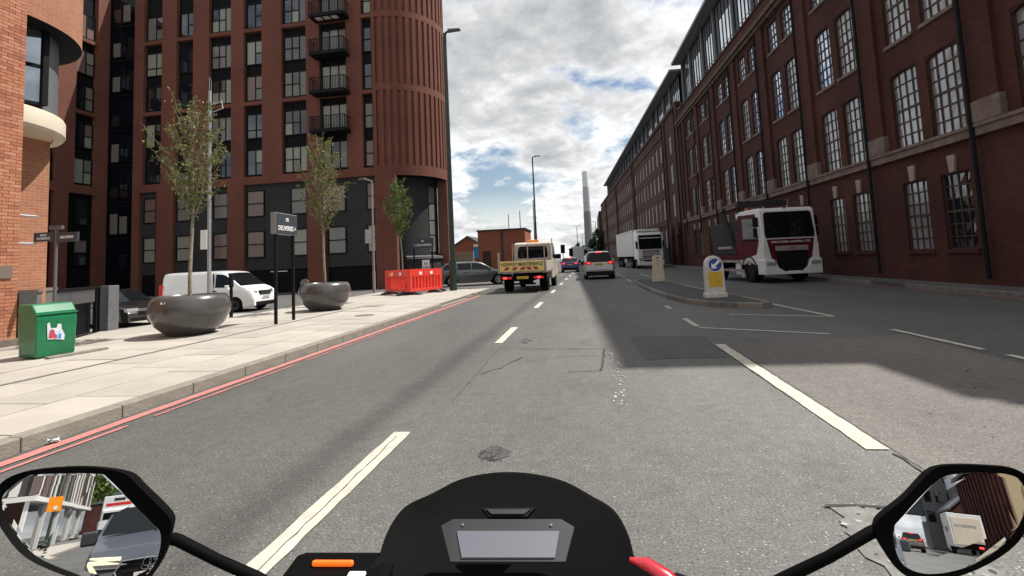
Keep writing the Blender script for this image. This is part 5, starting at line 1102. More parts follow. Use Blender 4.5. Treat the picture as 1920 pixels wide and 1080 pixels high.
# ------------------------------------------------------------------ litter bin
lb_ = thing('litter_bin', 'green litter bin with torn sticker on the pavement', 'bin', (-9.43, 7.32, 0.12), 1.42)
q = MB(); q.prism([(-0.27, 0.02), (0.27, 0.02), (0.285, 0.66), (0.25, 0.78), (0.12, 0.92), (-0.24, 0.92), (-0.285, 0.86)], -0.36, 0.36, 'y'); q.v = [(y, -x, z) for x, y, z in q.v]
q.v = [(x*(0.80+0.06*z/0.9), y*0.85, z) for x, y, z in q.v]; q.obj('bin_body', 'bin_green', lb_, bevel=0.03, seg=3)
q = MB(); q.box(-0.31, 0.31, -0.252, -0.232, 0.735, 0.755); q.obj('front_ridge', 'bin_green', lb_, bevel=0.008)
q = MB(); q.box(-0.20, 0.20, -0.22, 0.2, 0.5, 0.62); 
q = MB(); rr = random.Random(4)
def dec(pts, m, dy): s = MB(); s.poly([(x, -0.243-dy-0.018*(z-0.3), z) for x, z in pts]); s.obj('torn_sticker', m, lb_)
dec([(-0.14, 0.31), (-0.02, 0.30), (0.10, 0.27), (0.11, 0.36), (0.06, 0.47), (0.05, 0.55), (0.0, 0.56), (-0.02, 0.49), (-0.10, 0.50), (-0.12, 0.60), (-0.155, 0.58), (-0.15, 0.45)], 'sticker_white', 0.004)
dec([(-0.13, 0.33), (-0.06, 0.32), (-0.01, 0.31), (0.0, 0.36), (-0.04, 0.40), (-0.05, 0.46), (-0.09, 0.48), (-0.12, 0.44)], 'sticker_red', 0.006); dec([(0.005, 0.31), (0.05, 0.30), (0.06, 0.37), (0.02, 0.40)], 'office_blue', 0.007)
q = MB(); q.box(-0.25, 0.68, -0.42, -0.31, 0.0, 0.045); tag(q.obj('loose_kerb', 'kerb_stone', None, bevel=0.012, loc=(-9.38, 7.32, 0.118), rz=1.42), 'thin concrete edging strip lying at the foot of litter bin', 'edging')
q = MB(); rr = random.Random(9)
for k in range(5): q.poly([(0.05*math.cos(t)*rr.uniform(0.5, 1.2), 0.05*math.sin(t)*rr.uniform(0.5, 1.2), 0.01+0.035*rr.random()) for t in [2*PI*j/7 for j in range(7)]])
tag(q.obj('paper_scrap', 'white', None, loc=(-4.74, 3.75, 0.004)), 'crumpled white paper scrap in the gutter by the red line', 'litter')
# ------------------------------------------------------------------ signs and posts
def post(name, label, cat, loc, h, r, m, **k): 
    t = thing(name, label, cat, loc, **k); q = MB(); q.cyl((0, 0, -0.05), (0, 0, h), r, r*0.85, 12); q.obj('post', m, t, smooth=40); return t
fp = post('fingerpost_sign', 'slim fingerpost with two dark direction plates by orange building', 'signpost', (-11.45, 9.0, 0.1), 2.5, 0.035, 'post_grey')
for s, tx, tz in ((-1, 'WEST\nENTRANCE', 2.30), (1, 'DELIVERIES', 2.27)):
    q = MB(); q.box(*sorted((s*0.03, s*0.56)), -0.025, 0.025, tz-0.11, tz+0.09); f = q.obj('finger', 'sign_dark', fp); text_obj('lettering', tx, 0.12 if s < 0 else 0.055, 'white_text', f, face_M((s*0.30, -0.027, tz-0.01), (0, -1, 0)), width=0.34)
q = MB(); q.box(-0.16, 0.16, -0.03, 0.03, 2.44, 2.52); q.obj('top_plate', 'post_grey', fp)
ds = thing('deliveries_sign', 'dark deliveries sign on two black posts beside the planter', 'sign', (-7.74, 11.56, 0.12), math.atan2(0.84, -0.07)-PI/2+0.0)
ang = math.atan2(0.84, -0.07)
ds.rotation_euler = (0, 0, ang-PI)      # local x runs along the board, front faces the street
for x in (-0.42, 0.42): bx(ds, 'post', 'black_frame', x-0.03, x+0.03, -0.03, 0.03, -0.05, 2.3)
bo = bx(ds, 'board', 'sign_edge', -0.52, 0.52, -0.07, 0.07, 2.22, 2.76, 0.01)
for s in (1, -1):
    bx(bo, 'board_face', 'sign_dark', -0.50, 0.50, *sorted((s*0.071, s*0.077)), 2.24, 2.74)
    text_obj('lettering', 'DELIVERIES >', 0.12, 'white_text', bo, face_M((0, s*0.079, 2.38), (0, s, 0)), width=0.84); text_obj('emblem', 'm', 0.09, 'white_text', bo, face_M((0, s*0.079, 2.60), (0, s, 0)), width=0.13)
d2 = thing('deliveries_sign', 'far deliveries sign with white notice behind the red barriers', 'sign', (-9.42, 27.0, -0.05), 0.15)
for x in (-0.52, 0.52): bx(d2, 'post', 'black_frame', x-0.04, x+0.04, -0.03, 0.03, -0.1, 2.5)
b2 = bx(d2, 'board', 'sign_dark', -0.62, 0.62, -0.05, 0.05, 2.4, 2.98, 0.01); text_obj('lettering', '< DELIVERIES', 0.12, 'white_text', b2, face_M((0, -0.056, 2.58), (0, -1, 0)), width=1.0); text_obj('emblem', 'm', 0.1, 'white_text', b2, face_M((0, -0.056, 2.80), (0, -1, 0)), width=0.14)
n2 = bx(d2, 'notice', 'white', -0.06, 0.36, -0.05, -0.03, 0.9, 1.72); text_obj('notice_text', 'PRIVATE\nNO PARKING\n24 HOURS', 0.55, 'post_grey', n2, face_M((0.15, -0.052, 1.3), (0, -1, 0)), width=0.34)
sp = post('steel_sign_post', 'tall pale steel post with small white plate beside the van', 'signpost', (-12.6, 14.7, -0.3), 8.0, 0.06, 'galvanised')
bx(sp, 'sign_plate', 'white', -0.26, -0.02, -0.09, -0.07, 2.55, 3.2); 
q = MB(); q.tube([(0.0, 0, 7.5), (0.45, 0, 7.6), (0.5, 0, 7.35), (0.1, 0, 7.25)], 0.02, 6); q.obj('bracket', 'galvanised', sp)
bl = post('black_bollard', 'black cylindrical bollard standing in front of the van nose', 'bollard', (-11.7, 14.6, -0.16), 1.3, 0.055, 'black_frame'); q = MB(); q.lathe([(0.075, 1.12), (0.075, 1.5), (0.05, 1.56), (0.001, 1.57)], 14); q.obj('cap', 'black_frame', bl, smooth=40)
rs = post('round_sign_post', 'small round-headed dark sign behind the second planter', 'sign', (-12.0, 19.3, -0.42), 1.15, 0.03, 'post_grey'); q = MB(); q.cyl((0, -0.02, 1.25), (0, 0.02, 1.25), 0.2, n=24); q.obj('disc', 'post_grey', rs, smooth=40)
def lamp(name, label, loc, h, m, arm, r=0.09, head=0.5, group='street lamps', rz=0.0, double=False, plates=()):
    t = thing(name, label, 'street lamp', loc, rz, group)
    q = MB(); q.cyl((0, 0, -0.1), (0, 0, 1.4), r*1.35, r*1.3, 12); q.cyl((0, 0, 1.4), (0, 0, h), r, r*0.6, 12); q.obj('column', m, t, smooth=40)
    for s in ((1, -1) if double else (1,)):
        q = MB(); q.tube([(0, 0, h-0.1), (s*arm*0.35, 0, h+0.04), (s*arm, 0, h+0.08)], r*0.45, 8); q.obj('arm', m, t, smooth=40)
        q = MB(); q.prism([(s*arm*0.7, -0.06), (s*(arm+head), -0.03), (s*(arm+head), 0.03), (s*arm*0.7, 0.07)][::s], -0.13, 0.13, 'y'); q.obj('lantern', 'post_grey', t, loc=(0, 0, h+0.10), bevel=0.02)
    for (z, x0, x1, hh, mm) in plates: bx(t, 'sign_plate', mm, x0, x1, -r-0.03, -r-0.012, z, z+hh)
    return t
lamp('street_lamp', 'tall dark green lamp post at the junction beside the red barriers', (-6.5, 22.8, 0.1), 12.7, 'post_green', 0.25, r=0.13, head=0.55)
lamp('street_lamp', 'short pale lamp post with notice in front of the tower podium', (-11.6, 25.2, -0.25), 6.4, 'post_pink', -0.5, r=0.06, head=-0.25, plates=((2.95, -0.42, -0.06, 0.75, 'galvanised'),))
lamp('street_lamp', 'tall slim black lamp post rising behind the maintenance truck', (-6.4, 60, 0.1), 14.0, 'lamp_black', 0.4, r=0.12, head=0.6)
lamp('street_lamp', 'lower lamp post just behind the tall one over the truck', (-7.9, 72, 0.1), 10.0, 'lamp_black', 0.1, r=0.1, head=0.25)
lamp('street_lamp', 'far double-headed lamp post left of the chimney', (-2.8, 120, 0.1), 8.9, 'post_grey', 0.6, r=0.1, head=0.5, double=True)
lamp('street_lamp', 'very distant lamp post between chimney and double-headed lamp', (-2.0, 150, 0.1), 8.3, 'post_grey', 0.3, r=0.09, head=0.4)
lamp('street_lamp', 'distant lamp post rising from the trees beside the mill', (1.6, 110, 0.1), 9.0, 'post_grey', -0.4, r=0.09, head=-0.5)
def signal(label, x, y, h):
    t = thing('traffic_light', label, 'traffic light', (x, y, 0.1), 0, 'far traffic lights'); bx(t, 'pole', 'lamp_black', -0.06, 0.06, 0.0, 0.12, 0, h); bx(t, 'signal_head', 'lamp_black', -0.35, 0.35, -0.2, 0.0, h-1.3, h+0.1, 0.03)
    for k in range(3): q = MB(); q.cyl((0, -0.21, h-0.15-k*0.42), (0, -0.3, h-0.15-k*0.42), 0.13, n=12); q.obj('lens_hood', 'lamp_black', t)
signal('far traffic light left of the blue hatchback', -4.3, 80, 3.4); signal('farther traffic light above the blue hatchback roof', -3.3, 88, 2.9)
# ------------------------------------------------------------------ red pedestrian barriers round the tree
def barrier(label, a, b, z):
    a, b = Vector((*a, z)), Vector((*b, z)); d = b-a; L_ = d.length; t = thing('red_barrier', label, 'barrier', a, math.atan2(d.y, d.x), 'red plastic barriers')
    q = MB(); h0, h1 = 0.14, 1.06; n = 9; m_ = 0.10; sw = (L_-2*m_)/(n*1.0); gap = sw*0.62
    ops_ = [(m_+k*sw+(sw-gap)/2, m_+k*sw+(sw+gap)/2, 0.28, 0.80) for k in range(n)]
    for s in (-0.045, 0.045):
        f = wall_mb((0, s, 0), (1, 0, 0), (0, -1 if s < 0 else 1, 0), 0, L_, h0, h1, ops_, 0.045); q.add(f.v, f.f)
    q.box(0, L_, -0.0449, 0.0449, h1-0.002, h1+0.03); q.box(-0.02, 0.0, -0.045, 0.045, h0, h1); q.box(L_, L_+0.02, -0.045, 0.045, h0, h1); q.obj('panel', 'barrier_red', t)
    for k in (0.28, 0.62): bx(t, 'reflector', 'white', L_*k, L_*k+0.16, -0.052, -0.046, 0.86, 0.99)
    for k in (0.14, 0.80):
        f = MB(); f.prism([(-0.42, 0.0), (0.42, 0.0), (0.36, 0.07), (0.09, 0.16), (-0.09, 0.16), (-0.36, 0.07)], L_*k-0.12, L_*k+0.12, 'x'); f.obj('foot', 'rubber', t, bevel=0.02)
c = [(-9.35, 21.6), (-7.75, 20.35), (-6.95, 22.3), (-8.5, 23.6)]
barrier('red plastic barrier panel turned towards the road with yellow tag', c[0], c[1], 0.12); barrier('red plastic barrier panel beside the green lamp post', c[1], c[2], 0.12); barrier('red plastic barrier panel behind the others near the tower', c[2], c[3], 0.12); barrier('red plastic barrier panel closing the tower side of the enclosure', c[3], c[0], 0.12)
q = MB(); q.box(-0.13, 0.13, -0.01, 0.01, 0, 0.14); tag(q.obj('yellow_tag', 'amber', None, loc=(-8.93, 21.2, 0.95), rz=-0.66), 'small yellow tag hanging on the first red barrier', 'tag')
# ------------------------------------------------------------------ island bollards
kb_ = thing('keep_left_bollard', 'white traffic bollard with blue arrow disc and yellow panel on the island', 'bollard', (3.5, 15.0, 0.105), 0.05)
q = MB(); N_ = 10; prof = [(-0.27, 0.10), (0.27, 0.10), (0.26, 0.85)]+[(0.25*math.cos(t), 0.92+0.27*math.sin(t)) for t in [PI*i/N_ for i in range(N_+1)]]+[(-0.26, 0.85)]
q.prism(prof, -0.13, 0.13, 'y'); q.obj('bollard_shell', 'bollard_white', kb_, bevel=0.035, seg=3)
bx(kb_, 'base', 'bollard_white', -0.31, 0.31, -0.17, 0.17, -0.02, 0.13, 0.03); bx(kb_, 'yellow_panel', 'bollard_yellow', -0.19, 0.19, -0.138, -0.13, 0.30, 0.74, 0.003)
q = MB(); q.cyl((0.015, -0.13, 0.93), (0.015, -0.142, 0.93), 0.205, n=32); dk = q.obj('blue_disc', 'sign_blue', kb_); q = MB(); q.lathe([(0.185, 0), (0.205, 0.0)], 32); q.v = [(x+0.015, -0.1435, y+0.93) for x, y, z in q.v]; q.obj('disc_border', 'white', dk)
q = MB(); ar = [(-0.035, 0.17), (0.035, 0.17), (0.035, -0.03), (0.11, -0.03), (0.0, -0.155), (-0.11, -0.03), (-0.035, -0.03)]; an = math.radians(-45); q.poly([(0.015+x*math.cos(an)-y*math.sin(an), -0.1445, 0.93+x*math.sin(an)+y*math.cos(an)) for x, y in ar]); q.obj('arrow', 'white', dk)
fb = thing('blank_bollard', 'blank cream traffic bollard at the far end of the island', 'bollard', (3.12, 24.0, 0.105), 0.0)
q = MB(); q.prism([(-0.29, 0.0), (0.29, 0.0), (0.21, 1.18), (0.16, 1.24), (-0.16, 1.24), (-0.21, 1.18)], -0.12, 0.12, 'y'); q.obj('bollard_shell', 'bollard_cream', fb, bevel=0.03); bx(fb, 'slot', 'panel_brown', -0.012, 0.012, -0.126, -0.119, 0.62, 1.08); bx(fb, 'vent', 'panel_dark', -0.06, 0.06, -0.126, -0.119, 1.12, 1.17); bx(fb, 'base', 'panel_brown', -0.31, 0.31, -0.14, 0.14, -0.03, 0.03)
# ------------------------------------------------------------------ bushy trees
def bushy(label, x, y, z, H, r, leaf, n, seed, size=0.3, group='street trees', base=0.3):
    rr = random.Random(seed); t = thing('leafy_tree', label, 'tree', (x, y, z), 0, group); q = MB(); q.tube([(0, 0, -0.2), (0.1, 0, H*0.3), (0, 0.1, H*0.75)], [H*0.03, H*0.022, H*0.008], 8)
    cl = []
    for k in range(26):
        a, zz = rr.uniform(0, 6.28), H*(base+(0.97-base)*rr.random()); f = (zz/H-base)/(1-base); rad = r*math.sqrt(max(0.05, 1-(2*f-0.9)**2*0.9))*rr.uniform(0.3, 0.95); cl.append((Vector((math.cos(a)*rad, math.sin(a)*rad, zz)), r*rr.uniform(0.22, 0.42)))
        q.tube([(0, 0, zz*0.6), cl[-1][0]], [H*0.006, H*0.002], 5)
    q.obj('trunk', 'bark_dark', t); lf = MB()
    for _ in range(n):
        c, s = rr.choice(cl); d = Vector((rr.gauss(0, 1), rr.gauss(0, 1), rr.gauss(0, 1))).normalized()*s*rr.random()**0.4; p = c+d; e = size*rr.uniform(0.5, 1.2); nn = (d+Vector((0, 0, s*0.4))+Vector((rr.gauss(0, s), rr.gauss(0, s), rr.gauss(0, s)))*0.6).normalized(); u = nn.orthogonal().normalized(); v = nn.cross(u)
        lf.add([p-u*e, p-v*e*0.6, p+u*e, p+v*e*0.6], [(0, 1, 2, 3)])
    lf.obj('crown', leaf, t); return t
bushy('dark bushy tree at the street end beside the mill', 3.2, 150, -0.2, 9.5, 3.2, 'leaf_dark', 2600, 2, 0.35); bushy('lower dark tree next to the chimney foot', 1.2, 146, -0.2, 6.4, 2.4, 'leaf_dark', 1800, 5, 0.32); bushy('small far tree above the pale box lorry', -2.9, 130, -0.2, 5.2, 1.9, 'leaf_dark', 1200, 9, 0.3)
# ------------------------------------------------------------------ the motor scooter the picture is taken from
sct = thing('motor_scooter', 'black motor scooter dashboard with two round-cornered mirrors in front of the viewer', 'scooter')
br_, bu_, bf_ = cam_basis(YAW, 0.0, ROLL)
org = Vector((0, 0, CAM_H))-bu_*1.42
sct.matrix_world = Matrix(((br_.x, bf_.x, bu_.x, org.x), (br_.y, bf_.y, bu_.y, org.y), (br_.z, bf_.z, bu_.z, org.z), (0, 0, 0, 1)))
pod_o = [(-0.1517, 0.56, 1.0573), (-0.1608, 0.618, 1.0681), (-0.1586, 0.654, 1.08), (-0.1448, 0.683, 1.0922), (-0.1123, 0.701, 1.1011), (-0.0778, 0.719, 1.1111), (-0.0407, 0.728, 1.1161), (-0.0026, 0.73, 1.1175), (0.0354, 0.726, 1.1156), (0.0724, 0.717, 1.11), (0.1066, 0.697, 1.0999), (0.1319, 0.679, 1.0912), (0.1427, 0.65, 1.0794), (0.1434, 0.618, 1.0688), (0.1348, 0.56, 1.058)]
def crom(P, k=4):
    P = [Vector(p) for p in P]; n = len(P); out_ = []
    for i in range(n):
        a, b, c, d = P[i-1], P[i], P[(i+1) % n], P[(i+2) % n]
        for j in range(k):
            t = j/k; out_.append(tuple(0.5*((2*b)+(c-a)*t+(2*a-5*b+4*c-d)*t*t+(3*b-a-3*c+d)*t**3)))
    return out_
pod_o = crom(pod_o, 4)
def loft(rings, cap0=True, cap1=True):
    mb = MB(); n = len(rings[0]); mb.add([p for r in rings for p in r], [(i*n+j, i*n+(j+1) % n, (i+1)*n+(j+1) % n, (i+1)*n+j) for i in range(len(rings)-1) for j in range(n)]+([tuple(range(n-1, -1, -1))] if cap0 else [])+([tuple(range((len(rings)-1)*n, len(rings)*n))] if cap1 else [])); return mb
cen = Vector((-0.006, 0.64, 1.075))
def ring(s, d): return [tuple(cen+(Vector(p)-cen)*s+Vector(d)) for p in pod_o]
loft([ring(0.86, (0, -0.008, -0.012)), ring(0.97, (0, -0.004, -0.002)), ring(1.0, (0, 0, 0)), ring(0.985, (0, 0.02, -0.03)), ring(0.9, (0, 0.05, -0.09)), ring(0.6, (0, 0.10, -0.2))]).obj('cowl', 'bike_black', sct, smooth=50)
def slabp(name, pts, m, th=0.004, lift=0.0, parent=None):
    P = [Vector(p) for p in pts]; n = (P[1]-P[0]).cross(P[-1]-P[0]).normalized(); n = -n if n.y > 0 else n
    return loft([[tuple(p+n*lift) for p in P], [tuple(p+n*(lift+th)) for p in P]]).obj(name, m, parent or sct)
slabp('display_bezel', [(-0.0854, 0.607, 1.1045), (-0.0724, 0.6142, 1.1081), (0.0566, 0.6142, 1.1084), (0.0713, 0.6052, 1.104), (0.0565, 0.5662, 1.0881), (-0.0693, 0.5662, 1.0878)], 'bezel')
slabp('display_screen', [(-0.0662, 0.5992, 1.1009), (0.0526, 0.5992, 1.1012), (0.045, 0.5692, 1.0891), (-0.0573, 0.5692, 1.0888)], 'lcd', 0.002, 0.0042)
slabp('warning_light_strip', [(-0.0394, 0.6268, 1.1149), (0.0259, 0.6268, 1.1151), (0.0158, 0.6166, 1.1096), (-0.0297, 0.6166, 1.1095)], 'bike_body', 0.005)
slabp('strip_window', [(-0.0334, 0.6238, 1.1133), (0.0199, 0.6238, 1.1134), (0.0126, 0.6184, 1.1105), (-0.0266, 0.6184, 1.1104)], 'bezel', 0.002, 0.0052)
q = MB(); q.box(-0.062, 0.052, 0.560, 0.566, 1.079, 1.083)
for sx in (-1, 1):
    q = MB(); q.cyl((sx*0.052-0.008, 0.606, 1.1075), (sx*0.052-0.008, 0.604, 1.110), 0.0015, n=8); q.obj('bezel_screw', 'zinc', sct)
q = MB(); q.tube([(-0.40, 0.50, 1.005), (-0.30, 0.56, 1.03), (-0.20, 0.60, 1.045), (0.0, 0.63, 1.02), (0.19, 0.60, 1.045), (0.30, 0.56, 1.03), (0.40, 0.50, 1.005)], 0.013, 10); q.obj('handlebar', 'bike_body', sct, smooth=50)
for s in (-1, 1):
    q = MB(); q.tube([(s*0.36, 0.523, 1.015), (s*0.45, 0.46, 0.99)], 0.018, 12); q.obj('grip', 'tyre', sct, smooth=50)
q = MB(); q.box(-0.268, -0.14, 0.575, 0.64, 1.02, 1.0635); q.obj('switch_housing', 'bike_black', sct, bevel=0.012)
q = MB(); q.box(-0.236, -0.187, 0.600, 0.606, 1.0635, 1.0705); q.obj('orange_reflector', 'reflector_glow', sct, bevel=0.003)
q = MB(); q.box(-0.188, -0.168, 0.572, 0.59, 1.0625, 1.067); q.obj('painted_highlight', 'white', sct, bevel=0.002)  # small white block put in as a bright highlight on the bar
q = MB(); q.tube([(0.138, 0.615, 1.064), (0.155, 0.605, 1.062), (0.175, 0.59, 1.056), (0.19, 0.575, 1.05)], [0.004, 0.011, 0.012, 0.006], 10); q.obj('red_switch', 'bike_red', sct, smooth=50)
mir = {'L': ([(-0.5499, 0.5477, 1.1618), (-0.5484, 0.55, 1.1707), (-0.5356, 0.5554, 1.1828), (-0.5192, 0.5594, 1.1851), (-0.4687, 0.5697, 1.1815), (-0.4546, 0.5713, 1.1745), (-0.4262, 0.5717, 1.1479), (-0.4013, 0.5722, 1.1248), (-0.3941, 0.572, 1.1164), (-0.3918, 0.5692, 1.101), (-0.395, 0.5651, 1.0854), (-0.4033, 0.5613, 1.0761), (-0.4215, 0.5567, 1.0734), (-0.4625, 0.5501, 1.0839), (-0.5084, 0.5454, 1.1087), (-0.5407, 0.5458, 1.1436)],
 [(-0.5512, 0.5426, 1.1587), (-0.5525, 0.545, 1.1713), (-0.5505, 0.5478, 1.1822), (-0.5316, 0.5537, 1.1903), (-0.4827, 0.5644, 1.1905), (-0.4414, 0.5715, 1.1819), (-0.4206, 0.5724, 1.1648), (-0.3867, 0.573, 1.133), (-0.3829, 0.5704, 1.1173), (-0.3854, 0.5656, 1.0974), (-0.393, 0.5604, 1.0811), (-0.4027, 0.5564, 1.0721), (-0.4378, 0.5488, 1.0724), (-0.4658, 0.5454, 1.0851), (-0.5109, 0.5405, 1.1082), (-0.5404, 0.5405, 1.1382)], (0.20866, -0.95612, 0.20566), [(-0.39, 0.585, 1.104), (-0.3819, 0.585, 1.102), (-0.34, 0.59, 1.078), (-0.2994, 0.60, 1.053), (-0.27, 0.605, 1.03)]),
 'R': ([(0.4264, 0.5787, 1.1185), (0.4386, 0.5777, 1.1351), (0.4701, 0.5733, 1.1706), (0.4866, 0.5694, 1.182), (0.5173, 0.5589, 1.1887), (0.5361, 0.5516, 1.189), (0.543, 0.5475, 1.183), (0.5431, 0.5436, 1.1657), (0.5306, 0.5428, 1.1402), (0.5101, 0.5454, 1.1162), (0.4808, 0.552, 1.0941), (0.4508, 0.561, 1.0821), (0.4322, 0.5686, 1.0836), (0.4253, 0.5738, 1.0946)],
 [(0.4072, 0.5807, 1.1135), (0.4113, 0.5819, 1.1261), (0.4418, 0.5764, 1.1547), (0.4693, 0.5725, 1.1853), (0.4872, 0.5672, 1.1932), (0.5202, 0.5552, 1.197), (0.5387, 0.5479, 1.1966), (0.5468, 0.5427, 1.1878), (0.5475, 0.5392, 1.1732), (0.5379, 0.5373, 1.1484), (0.5215, 0.5384, 1.1244), (0.4959, 0.5435, 1.1024), (0.4677, 0.5507, 1.0852), (0.4425, 0.5585, 1.076), (0.4235, 0.5668, 1.0797), (0.4124, 0.5752, 1.0982)], (-0.35683, -0.91158, 0.20422), [(0.414, 0.588, 1.113), (0.4046, 0.587, 1.110), (0.36, 0.59, 1.083), (0.3157, 0.60, 1.0547), (0.28, 0.605, 1.03)])}
for s, (gl_, ou, nv, stalk) in mir.items():
    nv = Vector(nv).normalized(); P = [Vector(p) for p in crom(gl_, 4)]; O_ = [Vector(p) for p in crom(ou, 4)]; c_ = sum(O_, Vector())/len(O_); h = MB()
    m0 = loft([[tuple(p) for p in O_], [tuple(c_+(p-c_)*1.005-nv*0.008) for p in O_], [tuple(c_+(p-c_)*0.93-nv*0.026) for p in O_], [tuple(c_+(p-c_)*0.6-nv*0.036) for p in O_]], cap0=False)
    # rim: nearest-angle bridge from the outer edge to the glass edge
    ang = lambda p, q=None: math.atan2((p-c_).z, (p-c_).x)
    gi = [tuple(min(((abs(((ang(g)-ang(o)+PI) % (2*PI))-PI), tuple(g)) for g in P))[1]) for o in O_]
    n = len(O_); m0.add([tuple(p+nv*0.0015) for p in O_]+gi, [(i, (i+1) % n, n+(i+1) % n, n+i) for i in range(n)])
    hs = m0.obj('mirror_housing', 'bike_black', sct, smooth=40)
    q = MB(); q.poly([tuple(p+nv*0.0003) for p in P]); q.obj('mirror_glass', 'mirror_glass', hs)
    q = MB(); q.tube(stalk, [0.0065, 0.0062, 0.006, 0.0065, 0.009], 10); q.obj('mirror_stalk', 'bike_black', sct, smooth=50)
q = MB(); q.tube([(0, 0.63, 1.02), (0, 0.80, 0.75), (0, 0.98, 0.42)], [0.04, 0.035, 0.03], 10); q.obj('steering_column', 'bike_body', sct, smooth=50)
q = MB(); q.lathe([(0.19, -0.05), (0.25, -0.055), (0.275, -0.03), (0.28, 0.0), (0.275, 0.03), (0.25, 0.055), (0.19, 0.05)], 30, (0, 1.05, 0.275), axis='x'); q.obj('front_wheel', 'tyre', sct, smooth=40)
loft([[(-0.13, 0.78, 0.98), (0.13, 0.78, 0.98), (0.11, 0.86, 0.9), (-0.11, 0.86, 0.9)], [(-0.2, 0.80, 0.75), (0.2, 0.80, 0.75), (0.10, 0.95, 0.72), (-0.10, 0.95, 0.72)], [(-0.15, 0.82, 0.45), (0.15, 0.82, 0.45), (0.06, 0.98, 0.5), (-0.06, 0.98, 0.5)]]).obj('front_fairing', 'bike_red', sct, bevel=0.02)
# ------------------------------------------------------------------ the street behind, seen in the two mirrors
cc = thing('convertible_car', 'grey open car with lit headlights following behind, seen in both mirrors', 'car', (-0.35, -12.0, 0), 0.0)
L, W, H = 4.6, 1.86, 1.38; k = L/2
ct = [(-k, 0.6), (-k+0.05, 0.9), (-k+0.2, 0.97), (-0.9, 1.0), (-0.85, 0.93), (0.28, 0.93), (0.3, H-0.02), (0.36, H), (0.95, 0.98), (1.2, 0.92), (k-0.4, 0.80), (k-0.1, 0.68), (k, 0.52)]
cb = [(-k, 0.55), (-k+0.2, 0.92), (0.9, 0.90), (k-0.4, 0.76), (k, 0.48)]
car_shell(cc, L, W, ct, cb, k-0.88, -k+0.95, 0.34, (0.34, 0.95), (-9, -9), [], 'car_slate', gc=0.17)
bx(cc, 'cabin_interior', 'plastic_black', -0.74, 0.74, -0.8, 0.25, 0.75, 0.96)
for x in (-0.38, 0.38): bx(cc, 'front_seat', 'undercar', x-0.24, x+0.24, -0.5, -0.3, 0.7, 1.28, 0.06)
for x in (-1, 1):
    for y in (k-0.88, -k+0.95): wheel(cc, x*0.81, y, 0.34, 0.24)
    q = MB(); q.prism([(x*0.46, 0.60), (x*0.84, 0.64), (x*0.86, 0.74), (x*0.5, 0.69)][::x], k-0.26, k-0.015, 'y'); q.obj('headlight', 'headlamp', cc)
    q = MB(); q.prism([(x*0.47, 0.655), (x*0.86, 0.70), (x*0.86, 0.745), (x*0.47, 0.70)][::x], k-0.2, k-0.005, 'y'); q.prism([(x*0.72, 0.58), (x*0.80, 0.59), (x*0.86, 0.70), (x*0.80, 0.70)][::x], k-0.2, k-0.005, 'y'); q.obj('running_light', 'head_lit', cc)
    bx(cc, 'air_intake', 'plastic_black', *sorted((x*0.52, x*0.84)), k-0.14, k+0.005, 0.28, 0.44, 0.02)
mirrors(cc, W/2-0.02, 0.75, 0.88, 'car_slate', 1.1)
q = MB(); q.prism([(-0.44, 0.64), (0.44, 0.64), (0.50, 0.56), (0.34, 0.24), (-0.34, 0.24), (-0.50, 0.56)], k-0.08, k+0.012, 'y'); gr = q.obj('grille', 'plastic_black', cc)
q = MB(); q.tube([(x, k+0.016, z) for x, z in [(-0.45, 0.645), (0.45, 0.645), (0.51, 0.56), (0.345, 0.232), (-0.345, 0.232), (-0.51, 0.56), (-0.45, 0.645)]], 0.012, 6); q.obj('grille_frame', 'chrome', gr)
q = MB()
for i in range(4):
    t = [2*PI*j/20 for j in range(21)]; q.tube([(-0.123+0.082*i+0.055*math.cos(a), k+0.028, 0.585+0.055*math.sin(a)) for a in t], 0.0075, 6)
q.obj('ring_badge', 'chrome', gr)
plate(cc, k+0.02, 0.40, 'LG16 EDL', 'plate_white', face=1)
for i in range(4): bx(gr, 'grille_bar', 'steel_dark', -0.42, 0.42, k+0.010, k+0.016, 0.27+0.09*i, 0.285+0.09*i)
bt = thing('red_striped_box_truck', 'white box truck with red cab stripe behind the open car', 'truck', (-3.3, -60, 0), 0)
bx(bt, 'cab', 'truck_white', -1.1, 1.1, -1.8, 0, 0.5, 2.5, 0.1); bx(bt, 'windscreen', 'car_glass', -0.95, 0.95, -0.02, 0.015, 1.5, 2.25, 0.02); bx(bt, 'box_body', 'truck_white', -1.15, 1.15, -7.5, -0.4, 1.0, 3.55, 0.05); s_ = bx(bt, 'red_stripe', 'tail_red', -0.9, 0.9, -0.41, -0.38, 2.75, 2.98); bx(bt, 'roof_vent', 'steel_dark', -0.4, 0.4, -0.41, -0.38, 3.15, 3.35); bx(bt, 'chassis', 'undercar', -0.9, 0.9, -7.3, -0.1, 0.4, 0.9); bx(bt, 'front_bumper', 'plastic_black', -1.1, 1.1, -0.3, 0.04, 0.4, 0.8, 0.04)
for x in (-1, 1):
    for y in (-1.0, -5.8): wheel(bt, x*0.98, y, 0.42, 0.28)
wv = thing('white_box_van', 'white box van with company lettering driving away, seen in the right mirror', 'truck', (7.0, -62, 0), PI)
bx(wv, 'box_body', 'trailer_white', -1.15, 1.15, 0, 5.6, 0.95, 3.5, 0.03); bx(wv, 'cab', 'truck_white', -1.05, 1.05, 5.7, 7.3, 0.5, 2.4, 0.1); bx(wv, 'chassis', 'undercar', -0.95, 0.95, 0.1, 7, 0.45, 0.95); bx(wv, 'rear_frame', 'truck_alloy', -1.16, 1.16, -0.02, 0.01, 0.95, 1.1)
